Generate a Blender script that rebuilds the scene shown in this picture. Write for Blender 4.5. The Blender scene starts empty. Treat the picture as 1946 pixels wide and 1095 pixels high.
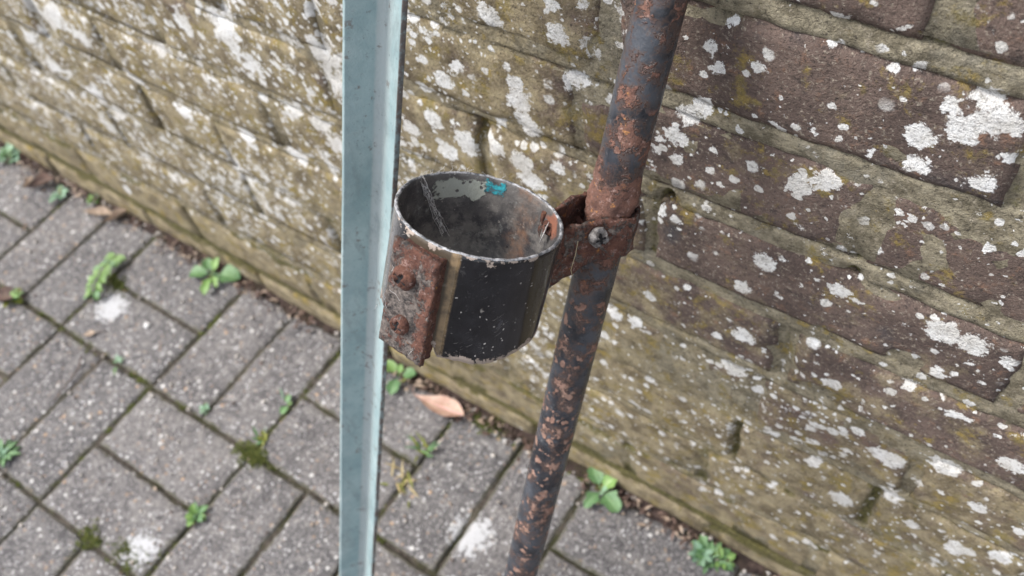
import bpy, bmesh, math, random
from mathutils import Vector, Matrix, noise

random.seed(7)
sc = bpy.context.scene
COL = sc.collection
R_ = math.radians

# ------------------------------------------------------------------ camera
CAM = Vector((0.895978, -0.181272, 1.085966))
RIGHT = Vector((0.825856, 0.553444, -0.107990))
DOWN = Vector((0.400253, -0.710255, -0.579082))
FWD = Vector((-0.397189, 0.435015, -0.808086))
cd = bpy.data.cameras.new('camera')
cam = bpy.data.objects.new('camera', cd)
COL.objects.link(cam)
M = Matrix((RIGHT, -DOWN, -FWD)).transposed().to_4x4()
M.translation = CAM
cam.matrix_world = M
cd.sensor_width = 36.0
cd.lens = 31.96
cd.clip_start = 0.02
cd.clip_end = 600
cd.dof.use_dof = True
cd.dof.focus_distance = 0.53
cd.dof.aperture_fstop = 7.5
sc.camera = cam

# ------------------------------------------------------------------ world, sun, exposure
SUN_EL, SUN_AZ = 52.0, 240.0            # an overcast day, brightest part of the sky behind the left shoulder
w = bpy.data.worlds.new('World')
sc.world = w
w.use_nodes = True
wn = w.node_tree
wn.nodes.clear()
sky = wn.nodes.new('ShaderNodeTexSky')
sky.sky_type = 'NISHITA'
sky.sun_disc = False
sky.sun_elevation = R_(SUN_EL)
sky.sun_rotation = R_(SUN_AZ)
sky.air_density = 1.0
sky.dust_density = 2.0
grey = wn.nodes.new('ShaderNodeHueSaturation')      # cloud cover: the same sky, mostly without its blue
grey.inputs['Saturation'].default_value = 0.34
bg = wn.nodes.new('ShaderNodeBackground')
bg.inputs['Strength'].default_value = 0.14
wo = wn.nodes.new('ShaderNodeOutputWorld')
wn.links.new(sky.outputs[0], grey.inputs['Color'])
wn.links.new(grey.outputs[0], bg.inputs['Color'])
wn.links.new(bg.outputs[0], wo.inputs['Surface'])
sd = bpy.data.lights.new('sun', 'SUN')
sd.energy = 1.5
sd.angle = R_(18)
sd.color = (1.0, 0.97, 0.92)
sun = bpy.data.objects.new('sun', sd)
COL.objects.link(sun)
sdir = Vector((math.sin(R_(SUN_AZ)) * math.cos(R_(SUN_EL)), math.cos(R_(SUN_AZ)) * math.cos(R_(SUN_EL)), math.sin(R_(SUN_EL))))
sun.rotation_euler = sdir.to_track_quat('Z', 'Y').to_euler()
vs = sc.view_settings
vs.view_transform = 'Standard'
vs.look = 'None'
vs.gamma = 1.0
vs.use_curve_mapping = False
vs.exposure = 1.2
try:
    sc.cycles.max_bounces = 6
    sc.cycles.use_denoising = True
    sc.cycles.denoising_prefilter = 'ACCURATE'
except Exception:
    pass


# ------------------------------------------------------------------ helpers
def nz(x, y, z=0.0):
    return noise.noise(Vector((x, y, z)))


def fbm(x, y, z=0.0, o=4):
    return noise.fractal(Vector((x, y, z)), 1.0, 2.0, o)


def sst(a, b, x):
    t = max(0.0, min(1.0, (x - a) / (b - a)))
    return t * t * (3 - 2 * t)


def mesh_obj(name, verts, faces, mats, parent=None, smooth=True, loc=None, attrs=None, mi=None, uvs=None):
    me = bpy.data.meshes.new(name)
    me.from_pydata([tuple(v) for v in verts], [], faces)
    for m in (mats if isinstance(mats, (list, tuple)) else [mats]):
        me.materials.append(m)
    if mi:
        me.polygons.foreach_set('material_index', mi)
    if smooth:
        me.polygons.foreach_set('use_smooth', [True] * len(me.polygons))
    for k, vals in (attrs or {}).items():
        a = me.attributes.new(k, 'FLOAT', 'POINT')
        a.data.foreach_set('value', vals)
    if uvs:
        ul = me.uv_layers.new(name='UVMap')
        for i, l in enumerate(me.loops):
            ul.data[i].uv = uvs[l.vertex_index]
    me.update()
    o = bpy.data.objects.new(name, me)
    COL.objects.link(o)
    if parent:
        o.parent = parent
    if loc is not None:
        o.location = loc
    return o


def tag(o, label=None, cat=None, group=None, kind=None):
    if label: o['label'] = label
    if cat: o['category'] = cat
    if group: o['group'] = group
    if kind: o['kind'] = kind
    return o


def empty(name, loc=(0, 0, 0)):
    o = bpy.data.objects.new(name, None)
    o.empty_display_size = 0.02
    o.location = loc
    COL.objects.link(o)
    return o


class MB:
    """collects geometry in world coordinates"""
    def __init__(s): s.v = []; s.f = []
    def add(s, vs, fs):
        b = len(s.v); s.v += [Vector(x) for x in vs]; s.f += [[i + b for i in f] for f in fs]
    def tube(s, pts, rad, n=8, cap=True, jit=0.0):
        pts = [Vector(p) for p in pts]
        rads = rad if isinstance(rad, (list, tuple)) else [rad] * len(pts)
        b = len(s.v)
        prev = None
        for i, p in enumerate(pts):
            t = (pts[min(i + 1, len(pts) - 1)] - pts[max(i - 1, 0)]).normalized()
            if prev is None:
                a = t.orthogonal().normalized()
            else:
                a = (prev - t * prev.dot(t)).normalized()
            prev = a
            c = t.cross(a)
            for k in range(n):
                an = 2 * math.pi * k / n
                r = rads[i] * (1 + jit * random.uniform(-1, 1))
                s.v.append(p + (a * math.cos(an) + c * math.sin(an)) * r)
        for i in range(len(pts) - 1):
            for k in range(n):
                s.f.append([b + i * n + k, b + i * n + (k + 1) % n, b + (i + 1) * n + (k + 1) % n, b + (i + 1) * n + k])
        if cap:
            s.f.append([b + k for k in range(n)][::-1])
            s.f.append([b + (len(pts) - 1) * n + k for k in range(n)])
    def build(s, name, mat, parent=None, smooth=True, origin=None):
        pl = Vector((0, 0, 0))
        if parent:
            pl = parent.location.copy()
            q = parent.parent
            while q:
                pl += q.location; q = q.parent
        org = Vector(origin) if origin is not None else pl
        return mesh_obj(name, [v - org for v in s.v], s.f, mat, parent, smooth, loc=org - pl)


# ------------------------------------------------------------------ node material helper
class NM:
    def __init__(s, name):
        s.mat = bpy.data.materials.new(name)
        s.mat.use_nodes = True
        s.t = s.mat.node_tree
        s.b = s.t.nodes['Principled BSDF']
        s.geo = s.t.nodes.new('ShaderNodeNewGeometry')
        s.P = s.geo.outputs['Position']
    def _set(s, sock, v):
        if hasattr(v, 'is_linked') or hasattr(v, 'links'):
            s.t.links.new(v, sock)
        elif isinstance(v, (tuple, list)) and len(v) == 3 and sock.type == 'RGBA':
            sock.default_value = (*v, 1)
        else:
            sock.default_value = v
    def noise(s, scale, detail=4, rough=0.6, vec=None, col=False, dist=0.0):
        n = s.t.nodes.new('ShaderNodeTexNoise')
        n.inputs['Scale'].default_value = scale
        n.inputs['Detail'].default_value = detail
        n.inputs['Roughness'].default_value = rough
        n.inputs['Distortion'].default_value = dist
        s.t.links.new(vec or s.P, n.inputs['Vector'])
        return n.outputs['Color' if col else 'Fac']
    def voro(s, scale, vec=None, rnd=1.0):
        n = s.t.nodes.new('ShaderNodeTexVoronoi')
        n.inputs['Scale'].default_value = scale
        n.inputs['Randomness'].default_value = rnd
        s.t.links.new(vec or s.P, n.inputs['Vector'])
        return n.outputs['Distance'], n.outputs['Color']
    def m(s, op, a, b=None, c=None, clamp=False):
        n = s.t.nodes.new('ShaderNodeMath'); n.operation = op; n.use_clamp = clamp
        for i, v in enumerate((a, b, c)):
            if v is not None: s._set(n.inputs[i], v)
        return n.outputs[0]
    def vm(s, op, a, b=None, sc_=None):
        n = s.t.nodes.new('ShaderNodeVectorMath'); n.operation = op
        s._set(n.inputs[0], a)
        if b is not None: s._set(n.inputs[1], b)
        if sc_ is not None: s._set(n.inputs['Scale'], sc_)
        return n.outputs['Value' if op in ('DISTANCE', 'LENGTH', 'DOT_PRODUCT') else 'Vector']
    def ss(s, x, lo, hi, a=0.0, b=1.0):
        n = s.t.nodes.new('ShaderNodeMapRange'); n.interpolation_type = 'SMOOTHSTEP'
        s._set(n.inputs['Value'], x)
        n.inputs['From Min'].default_value = lo; n.inputs['From Max'].default_value = hi
        n.inputs['To Min'].default_value = a; n.inputs['To Max'].default_value = b
        return n.outputs[0]
    def mix(s, f, a, b):
        n = s.t.nodes.new('ShaderNodeMix'); n.data_type = 'RGBA'
        s._set(n.inputs[0], f); s._set(n.inputs[6], a); s._set(n.inputs[7], b)
        return n.outputs[2]
    def attr(s, name):
        n = s.t.nodes.new('ShaderNodeAttribute'); n.attribute_name = name
        return n.outputs['Fac']
    def sep(s, v):
        n = s.t.nodes.new('ShaderNodeSeparateXYZ'); s._set(n.inputs[0], v)
        return n.outputs
    def comb(s, x, y, z):
        n = s.t.nodes.new('ShaderNodeCombineXYZ')
        for i, v in enumerate((x, y, z)): s._set(n.inputs[i], v)
        return n.outputs[0]
    def rnd(s):
        return s.t.nodes.new('ShaderNodeObjectInfo').outputs['Random']
    def uv(s):
        return s.t.nodes.new('ShaderNodeUVMap').outputs[0]
    def warp(s, scale, amt, vec=None):
        c = s.noise(scale, 3, 0.6, vec, col=True)
        return s.vm('ADD', vec or s.P, s.vm('SCALE', s.vm('SUBTRACT', c, (0.5, 0.5, 0.5)), sc_=amt))
    def bump(s, h, dist, strength=1.0, nrm=None):
        n = s.t.nodes.new('ShaderNodeBump')
        n.inputs['Distance'].default_value = dist; n.inputs['Strength'].default_value = strength
        s._set(n.inputs['Height'], h)
        if nrm is not None: s._set(n.inputs['Normal'], nrm)
        return n.outputs[0]
    def out(s, col, rough=0.8, nrm=None, metal=0.0, spec=0.5, **kw):
        s._set(s.b.inputs['Base Color'], col)
        s._set(s.b.inputs['Roughness'], rough)
        s._set(s.b.inputs['Metallic'], metal)
        s._set(s.b.inputs['Specular IOR Level'], spec)
        if nrm is not None: s._set(s.b.inputs['Normal'], nrm)
        for k, v in kw.items(): s._set(s.b.inputs[k], v)
        return s.mat


# ------------------------------------------------------------------ materials
def wall_material(name, mortar):
    n = NM(name)
    fine = n.noise(330, 3, 0.75)
    mid = n.noise(85, 4, 0.7)
    big = n.noise(20, 4, 0.65)
    if mortar:
        c = n.mix(n.ss(mid, 0.32, 0.68), (0.16, 0.137, 0.094), (0.40, 0.35, 0.25))
        c = n.mix(n.ss(big, 0.52, 0.70, 0, 0.6), c, (0.24, 0.225, 0.185))
    else:
        c = n.mix(n.ss(big, 0.35, 0.65), (0.090, 0.066, 0.060), (0.185, 0.134, 0.114))
        c = n.mix(n.m('MULTIPLY', n.rnd(), 0.40), c, (0.175, 0.122, 0.098))
        c = n.mix(n.ss(n.noise(14, 4, 0.6), 0.58, 0.74, 0, 0.9), c, (0.075, 0.075, 0.085))
        c = n.mix(n.ss(mid, 0.56, 0.72, 0, 0.75), c, (0.29, 0.165, 0.11))
        c = n.mix(n.ss(mid, 0.44, 0.30, 0, 0.75), c, (0.055, 0.043, 0.042))
    # thin grey-olive algae film
    al = n.m('ADD', n.attr('algae'), n.m('MULTIPLY', n.m('SUBTRACT', n.noise(34, 4, 0.7), 0.5), 1.9))
    tint = n.mix(n.ss(n.noise(48, 4, 0.7), 0.32, 0.68), (0.170, 0.134, 0.078), (0.47, 0.39, 0.24))
    c = n.mix(n.ss(al, 0.30, 0.85, 0.0, 0.86), c, tint)
    # salt and pepper grain
    c = n.mix(n.ss(fine, 0.55, 0.72, 0.0, 0.75), c, (0.46, 0.40, 0.32))
    c = n.mix(n.ss(fine, 0.45, 0.29, 0.0, 0.85), c, (0.050, 0.042, 0.036))
    # mustard crusts and green
    ye = n.m('ADD', n.noise(41, 5, 0.72), n.m('MULTIPLY', n.attr('algae'), 0.035))
    c = n.mix(n.ss(ye, 0.555, 0.67, 0.0, 0.72), c, n.mix(n.ss(mid, 0.4, 0.6), (0.36, 0.26, 0.065), (0.215, 0.175, 0.060)))
    mo = n.m('ADD', n.attr('moss'), n.m('MULTIPLY', n.m('SUBTRACT', mid, 0.5), 1.6))
    c = n.mix(n.ss(mo, 0.42, 0.85, 0.0, 0.85), c, n.mix(n.ss(fine, 0.4, 0.6), (0.060, 0.052, 0.018), (0.165, 0.15, 0.040)))
    # white crustose lichen: the big patches, the spots and the freckles
    wv2 = n.warp(230, 0.0055)
    rag = n.noise(120, 5, 0.78, wv2)
    edge = n.m('SUBTRACT', rag, 0.5)
    S = n.attr('spots')
    L = n.ss(n.m('ADD', n.attr('lichen'), n.m('MULTIPLY', edge, 2.1)), 0.46, 0.58)
    L = n.m('MAXIMUM', L, n.ss(n.m('ADD', n.noise(47, 6, 0.74, wv2), n.m('MULTIPLY', S, 0.10)), 0.665, 0.69))
    for scale, kr, dens in ((58, 0.50, 0.40), (115, 0.50, 0.58), (240, 0.46, 0.55)):
        d, cc = n.voro(scale, wv2)
        q = n.sep(cc)
        on = n.ss(n.m('SUBTRACT', n.m('MULTIPLY', S, dens), q[0]), 0.0, 0.02)
        rad = n.m('MULTIPLY', n.m('ADD', n.m('MULTIPLY', q[1], 0.72), 0.28), kr)
        L = n.m('MAXIMUM', L, n.m('MULTIPLY', on, n.ss(n.m('SUBTRACT', rad, d), -0.03, 0.07)))
    pore = n.ss(fine, 0.33, 0.48, 0.50, 1.0)
    white = n.mix(n.ss(big, 0.38, 0.62), (0.90, 0.89, 0.88), (0.74, 0.71, 0.67))
    white = n.mix(n.ss(rag, 0.54, 0.40, 0, 0.45), white, (0.55, 0.52, 0.47))
    c = n.mix(n.m('MULTIPLY', L, pore), c, white)
    h = n.m('ADD', n.m('MULTIPLY', mid, 0.9), n.m('MULTIPLY', n.noise(430, 3, 0.8), 1.3))
    nr = n.bump(h, 0.0034 if mortar else 0.0027, 1.0)
    return n.out(c, 0.88, nr, spec=0.28)


def paver_material():
    n = NM('concrete_paver')
    mid = n.noise(70, 4, 0.72); fine = n.noise(230, 4, 0.75)
    c = n.mix(n.ss(n.noise(9, 4), 0.35, 0.65), (0.118, 0.109, 0.112), (0.205, 0.190, 0.187))
    c = n.mix(n.m('MULTIPLY', n.rnd(), 0.75), c, (0.118, 0.112, 0.116))
    c = n.mix(n.ss(mid, 0.50, 0.68, 0, 0.75), c, (0.30, 0.28, 0.265))
    c = n.mix(n.ss(mid, 0.47, 0.32, 0, 0.8), c, (0.070, 0.066, 0.070))
    c = n.mix(n.ss(fine, 0.53, 0.70, 0, 0.85), c, (0.42, 0.395, 0.38))
    c = n.mix(n.ss(fine, 0.47, 0.32, 0, 0.85), c, (0.045, 0.042, 0.044))
    wv = n.warp(300, 0.003)
    for scale, thr, cols in ((120, 0.84, ((0.66, 0.64, 0.62), (0.46, 0.31, 0.20))), (210, 0.70, ((0.62, 0.61, 0.62), (0.40, 0.28, 0.20))), (400, 0.60, ((0.60, 0.58, 0.58), (0.09, 0.085, 0.08)))):
        d, cc = n.voro(scale, wv)
        q = n.sep(cc)
        on = n.m('MULTIPLY', n.ss(q[0], thr, thr + 0.03), n.ss(d, 0.25, 0.42, 1.0, 0.0))
        c = n.mix(n.m('MULTIPLY', on, n.m('MULTIPLY_ADD', q[2], 0.6, 0.4)), c, n.mix(n.ss(q[1], 0.62, 0.75), cols[0], cols[1]))
    # three dried white splashes
    for p, r in (((-0.160, 0.066, 0.0), 0.028), ((0.174, -0.176, 0.0), 0.026), ((0.527, 0.065, 0.0), 0.030)):
        dd = n.m('DIVIDE', n.vm('DISTANCE', n.P, p), r)
        k = n.ss(n.m('ADD', dd, n.m('MULTIPLY', n.m('SUBTRACT', n.noise(130, 5, 0.78), 0.5), 3.6)), 0.62, 0.95, 0.9, 0.0)
        c = n.mix(k, c, (0.60, 0.60, 0.62))
    mo = n.m('ADD', n.attr('edge'), n.m('MULTIPLY', n.m('SUBTRACT', n.noise(45, 5, 0.7), 0.5), 1.4))
    c = n.mix(n.ss(mo, 0.55, 1.1, 0, 0.75), c, n.mix(n.noise(160, 3), (0.055, 0.06, 0.025), (0.16, 0.14, 0.09)))
    h = n.m('ADD', n.noise(190, 6, 0.75), n.m('MULTIPLY', n.noise(600, 3, 0.7), 0.6))
    return n.out(c, 0.82, n.bump(h, 0.0022), spec=0.35)


def soil_material(name, a, b, g):
    n = NM(name)
    c = n.mix(n.ss(n.noise(90, 6, 0.75), 0.35, 0.65), a, b)
    c = n.mix(n.ss(n.noise(300, 4, 0.7), 0.60, 0.72), c, (0.26, 0.19, 0.14))
    c = n.mix(n.ss(n.noise(14, 5, 0.7), 0.45, 0.62, 0, 0.85), c, g)
    return n.out(c, 0.95, n.bump(n.noise(210, 6, 0.75), 0.006), spec=0.2)


def rust_layers(n, vec=None):
    r = n.mix(n.ss(n.noise(110, 6, 0.75, vec), 0.3, 0.7), (0.075, 0.032, 0.026), (0.225, 0.100, 0.068))
    r = n.mix(n.ss(n.noise(210, 5, 0.75, vec), 0.54, 0.68), r, (0.40, 0.26, 0.225))
    r = n.mix(n.ss(n.noise(150, 4, 0.75, vec), 0.61, 0.70), r, (0.45, 0.20, 0.06))
    r = n.mix(n.ss(n.noise(330, 5, 0.75, vec), 0.56, 0.68), r, (0.025, 0.017, 0.017))
    return r


def pole_material():
    n = NM('rusted_black_paint')
    amt = n.attr('rust')
    wv = n.warp(130, 0.015)
    blot = n.m('ADD', n.m('MULTIPLY', n.noise(62, 5, 0.62, wv), 0.75), n.m('MULTIPLY', n.noise(190, 4, 0.7, wv), 0.25))
    d, cc = n.voro(135, wv)
    q = n.sep(cc)
    dots = n.m('MULTIPLY', n.ss(q[0], 0.26, 0.30), n.ss(n.m('SUBTRACT', d, n.m('MULTIPLY', q[1], 0.34)), 0.10, 0.20, 1.0, 0.0))
    k = n.m('MAXIMUM', n.ss(n.m('ADD', blot, amt), 0.565, 0.61), n.m('MULTIPLY', dots, n.ss(n.m('ADD', n.noise(30, 2), n.attr('dots')), 0.62, 0.70)))
    paint = n.mix(n.ss(n.noise(34, 4, 0.65), 0.35, 0.65), (0.016, 0.017, 0.022), (0.062, 0.068, 0.082))
    paint = n.mix(n.ss(n.noise(260, 5, 0.75), 0.56, 0.72, 0, 0.7), paint, (0.15, 0.14, 0.14))
    paint = n.mix(n.ss(n.noise(520, 3, 0.7), 0.68, 0.76, 0, 0.8), paint, (0.36, 0.33, 0.32))
    paint = n.mix(n.ss(n.m('ADD', blot, amt), 0.49, 0.57, 0, 0.7), paint, (0.095, 0.058, 0.046))
    r = n.mix(n.m('MULTIPLY', n.attr('dots'), n.ss(n.noise(60, 4, 0.7), 0.35, 0.65, 0.8, 2.2)), rust_layers(n), (0.42, 0.265, 0.205))
    c = n.mix(k, paint, r)
    h = n.m('ADD', n.m('MULTIPLY', k, n.m('ADD', n.m('MULTIPLY', n.noise(380, 5, 0.75), 1.2), 0.25)), n.m('MULTIPLY', n.noise(120, 4, 0.7), 0.35))
    ro = n.m('ADD', n.m('MULTIPLY', k, 0.55), n.m('MULTIPLY_ADD', n.noise(90, 3), 0.35, 0.12))
    return n.out(c, ro, n.bump(h, 0.0015), spec=0.5)


def rust_material(name, dark):
    """thick flaking rust with scraps of black paint left"""
    n = NM(name)
    r = rust_layers(n)
    k = n.ss(n.m('SUBTRACT', n.m('ADD', n.m('ADD', n.m('MULTIPLY', n.noise(80, 4, 0.7, n.warp(60, 0.012)), 0.6), n.m('MULTIPLY', n.noise(230, 4, 0.75), 0.4)), dark), n.attr('edge')), 0.47, 0.54)
    paint = n.mix(n.ss(n.noise(190, 5, 0.78), 0.36, 0.66), (0.026, 0.022, 0.022), (0.20, 0.165, 0.145))
    c = n.mix(k, r, paint)
    h = n.m('ADD', n.m('MULTIPLY', n.noise(330, 6, 0.8), n.m('MULTIPLY_ADD', k, -0.6, 1.0)), n.m('MULTIPLY', n.noise(130, 4, 0.7), 0.9))
    return n.out(c, n.m('MULTIPLY_ADD', k, -0.35, 0.85), n.bump(h, 0.0030), spec=0.4)


def teal_material():
    n = NM('faded_teal_paint')
    c = n.mix(n.ss(n.noise(28, 5, 0.65), 0.3, 0.7), (0.225, 0.315, 0.330), (0.34, 0.425, 0.432))
    c = n.mix(n.ss(n.noise(480, 4, 0.7), 0.55, 0.75, 0, 0.35), c, (0.36, 0.44, 0.45))
    c = n.mix(n.attr('worn'), c, n.mix(n.noise(90, 4, 0.7), (0.36, 0.42, 0.43), (0.44, 0.45, 0.44)))
    c = n.mix(n.ss(n.noise(12, 5, 0.75, n.vm('MULTIPLY', n.P, (4.0, 4.0, 1.0))), 0.50, 0.68, 0, 0.55), c, (0.185, 0.225, 0.230))
    c = n.mix(n.ss(n.noise(190, 4, 0.75), 0.60, 0.70, 0, 0.6), c, (0.15, 0.165, 0.165))
    st = n.ss(n.noise(75, 5, 0.7, n.warp(50, 0.01)), 0.60, 0.67, 0, 0.7)
    c = n.mix(st, c, (0.17, 0.145, 0.13))
    c = n.mix(n.ss(n.noise(330, 2, 0.5), 0.77, 0.80, 0, 0.8), c, (0.16, 0.10, 0.07))
    ed = n.m('MULTIPLY', n.attr('rim'), n.ss(n.noise(90, 5, 0.75), 0.40, 0.56, 0.35, 1.0))
    c = n.mix(ed, c, n.mix(n.noise(200, 3), (0.06, 0.075, 0.08), (0.20, 0.145, 0.12)))
    h = n.m('ADD', n.noise(150, 5, 0.7), n.m('MULTIPLY', n.noise(520, 3), 0.4))
    return n.out(c, n.m('MULTIPLY_ADD', n.noise(70, 4), 0.25, 0.50), n.bump(h, 0.0007), spec=0.32)


def cup_outer():
    n = NM('scuffed_black_enamel')
    u = n.sep(n.uv())                       # u: degrees round the tube / 360, v: 0 rim .. 1 foot
    U, V = u[0], u[1]
    c = n.mix(n.ss(n.noise(60, 5, 0.7), 0.35, 0.7), (0.006, 0.006, 0.009), (0.017, 0.017, 0.021))
    # dust veil and freckles
    c = n.mix(n.ss(n.noise(210, 5, 0.8), 0.58, 0.76, 0, 0.25), c, (0.22, 0.21, 0.20))
    c = n.mix(n.ss(n.noise(60, 4, 0.75, n.warp(90, 0.02)), 0.64, 0.74, 0, 0.16), c, (0.24, 0.24, 0.28))
    d, cc = n.voro(330, n.warp(300, 0.003)); q = n.sep(cc)
    c = n.mix(n.m('MULTIPLY', n.ss(q[0], 0.72, 0.75), n.m('MULTIPLY', n.ss(d, 0.10, 0.26, 1, 0), q[1])), c, (0.52, 0.49, 0.46))
    d, cc = n.voro(105, n.warp(200, 0.006)); q = n.sep(cc)
    c = n.mix(n.m('MULTIPLY', n.ss(q[0], 0.84, 0.86), n.ss(d, 0.10, 0.20, 1, 0)), c, (0.62, 0.57, 0.52))
    # fine slanting scratches
    sv = n.comb(n.m('ADD', n.m('MULTIPLY', U, 90.0), n.m('MULTIPLY', V, 26.0)), n.m('MULTIPLY', V, 3.0), 0.0)
    sc1 = n.ss(n.noise(2.2, 3, 0.8, sv), 0.63, 0.67, 0, 0.6)
    c = n.mix(n.m('MULTIPLY', sc1, n.ss(n.noise(45, 3), 0.45, 0.6)), c, (0.34, 0.32, 0.30))
    # brown, rougher zone beside the plate, with a tan band at its edge
    wob = n.m('MULTIPLY', n.m('SUBTRACT', n.noise(70, 4), 0.5), 0.006)
    UU = n.m('ADD', U, wob)
    tint = n.m('MULTIPLY', n.ss(UU, 0.60, 0.62), n.ss(UU, 0.716, 0.720, 1, 0))
    c = n.mix(n.m('MULTIPLY', tint, 0.9), c, n.mix(n.noise(190, 5, 0.75), (0.030, 0.022, 0.015), (0.125, 0.092, 0.058)))
    band = n.m('MULTIPLY', n.ss(UU, 0.703, 0.709), n.ss(UU, 0.720, 0.725, 1, 0))
    c = n.mix(n.m('MULTIPLY', band, n.ss(n.noise(120, 5, 0.7), 0.32, 0.62, 0.15, 0.9)), c, (0.27, 0.185, 0.10))
    left = n.ss(UU, 0.52, 0.60, 0.75, 0.0)  # silvery scuffed flank at the far left
    lm = n.m('MULTIPLY', left, n.ss(UU, 0.40, 0.45))
    c = n.mix(n.m('MULTIPLY', lm, n.noise(150, 5, 0.8)), c, (0.50, 0.50, 0.51))
    # chipped paint along rim and foot
    cn = n.m('MULTIPLY', n.m('SUBTRACT', n.noise(95, 6, 0.7), 0.5), 0.34)
    top = n.ss(n.m('ADD', V, n.m('MULTIPLY', cn, 1.25)), -0.004, 0.008, 1, 0)
    bot = n.ss(n.m('ADD', V, n.m('MULTIPLY', cn, 1.2)), 0.945, 0.965)
    chip = n.m('MAXIMUM', top, bot)
    c = n.mix(chip, c, n.mix(n.noise(240, 5, 0.7), (0.24, 0.18, 0.14), (0.47, 0.39, 0.34)))
    ro = n.m('MAXIMUM', n.m('MULTIPLY_ADD', n.noise(80, 4, 0.7), 0.22, 0.04), n.m('MULTIPLY', n.m('MAXIMUM', chip, tint), 0.55))
    h = n.m('ADD', n.m('MULTIPLY', chip, -0.5), n.m('MULTIPLY', n.noise(140, 4), 0.15))
    return n.out(c, ro, n.bump(h, 0.0006), spec=0.6)


def cup_inner():
    n = NM('stained_shaded_lining')
    u = n.sep(n.uv()); U, V = u[0], u[1]
    wob = n.m('SUBTRACT', n.noise(70, 6, 0.75), 0.5)
    wob2 = n.m('SUBTRACT', n.noise(130, 6, 0.75), 0.5)
    c = n.mix(n.ss(n.noise(36, 6, 0.7), 0.32, 0.68), (0.058, 0.055, 0.056), (0.195, 0.182, 0.170))
    c = n.mix(n.m('MULTIPLY', n.ss(n.noise(55, 6, 0.75), 0.42, 0.60, 0, 0.9), n.ss(V, 0.15, 0.45, 0.4, 1.0)), c, (0.018, 0.019, 0.026))  # blue-black, stronger deeper down: shade inside the tube put into the colour
    c = n.mix(n.ss(n.noise(80, 6, 0.78), 0.58, 0.70, 0, 0.8), c, (0.27, 0.28, 0.27))
    c = n.mix(n.ss(n.noise(300, 4, 0.75), 0.60, 0.72, 0, 0.8), c, (0.36, 0.33, 0.30))
    # rusty run down the right side
    run = n.m('MULTIPLY', n.ss(n.m('ADD', U, n.m('MULTIPLY', wob, 0.10)), 0.095, 0.125), n.ss(n.m('ADD', U, n.m('MULTIPLY', wob2, 0.10)), 0.135, 0.18, 1, 0))
    c = n.mix(n.m('MULTIPLY', run, n.ss(n.noise(90, 5, 0.7), 0.42, 0.66, 0.1, 0.7)), c, (0.26, 0.145, 0.09))
    rs = n.m('ADD', n.m('ABSOLUTE', n.m('SUBTRACT', U, 0.045)), n.m('MULTIPLY', n.m('ABSOLUTE', n.m('SUBTRACT', V, 0.10)), 0.30))
    c = n.mix(n.ss(n.m('ADD', rs, n.m('MULTIPLY', wob2, 0.09)), 0.025, 0.045, 0.9, 0), c, n.mix(n.noise(200, 4), (0.20, 0.07, 0.045), (0.36, 0.16, 0.10)))
    # flake of old grey-green paint and a dab of turquoise under the far rim
    a = n.m('MAXIMUM', n.m('DIVIDE', n.m('ABSOLUTE', n.m('SUBTRACT', U, 0.292)), 0.066), n.m('DIVIDE', n.m('ABSOLUTE', n.m('SUBTRACT', V, 0.150)), 0.105))
    k = n.ss(n.m('ADD', a, n.m('MULTIPLY', wob, 2.4)), 0.80, 0.92, 1, 0)
    d, cc = n.voro(330); q = n.sep(cc)
    k = n.m('MULTIPLY', k, n.m('SUBTRACT', 1.0, n.m('MULTIPLY', n.ss(q[0], 0.78, 0.8), n.ss(d, 0.25, 0.4, 1, 0))))
    c = n.mix(k, c, n.mix(n.noise(160, 4, 0.7), (0.335, 0.35, 0.30), (0.43, 0.45, 0.40)))
    a = n.m('MAXIMUM', n.m('DIVIDE', n.m('ABSOLUTE', n.m('SUBTRACT', U, 0.217)), 0.021), n.m('DIVIDE', n.m('ABSOLUTE', n.m('SUBTRACT', V, 0.085)), 0.058))
    k2 = n.ss(n.m('ADD', a, n.m('MULTIPLY', wob2, 3.0)), 0.75, 1.05, 1, 0)
    fl = n.noise(300, 4, 0.75)
    c = n.mix(n.m('MULTIPLY', k2, n.ss(fl, 0.36, 0.52, 0.15, 1.0)), c, n.mix(n.ss(fl, 0.4, 0.62), (0.008, 0.16, 0.22), (0.05, 0.42, 0.48)))
    h = n.m('ADD', n.m('ADD', n.m('MULTIPLY', k, 0.8), n.m('MULTIPLY', k2, 0.8)), n.noise(210, 6, 0.75))
    return n.out(c, n.m('MULTIPLY_ADD', n.noise(60, 4), 0.4, 0.14), n.bump(h, 0.0009), spec=0.6)


def cup_rim():
    n = NM('worn_rim')
    c = n.mix(n.ss(n.noise(170, 5, 0.75), 0.40, 0.62), (0.085, 0.09, 0.10), (0.46, 0.46, 0.48))
    c = n.mix(n.ss(n.noise(110, 5, 0.75), 0.60, 0.70), c, (0.40, 0.30, 0.24))
    return n.out(c, 0.5, n.bump(n.noise(300, 4, 0.75), 0.0008), metal=0.15)


def plain(name, a, b, scale=90, rough=0.7, bump=0.001, spec=0.4, **kw):
    n = NM(name)
    c = n.mix(n.ss(n.noise(scale, 5, 0.7), 0.3, 0.7), a, b)
    return n.out(c, rough, n.bump(n.noise(scale * 2.5, 5, 0.7), bump), spec=spec, **kw)


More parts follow.
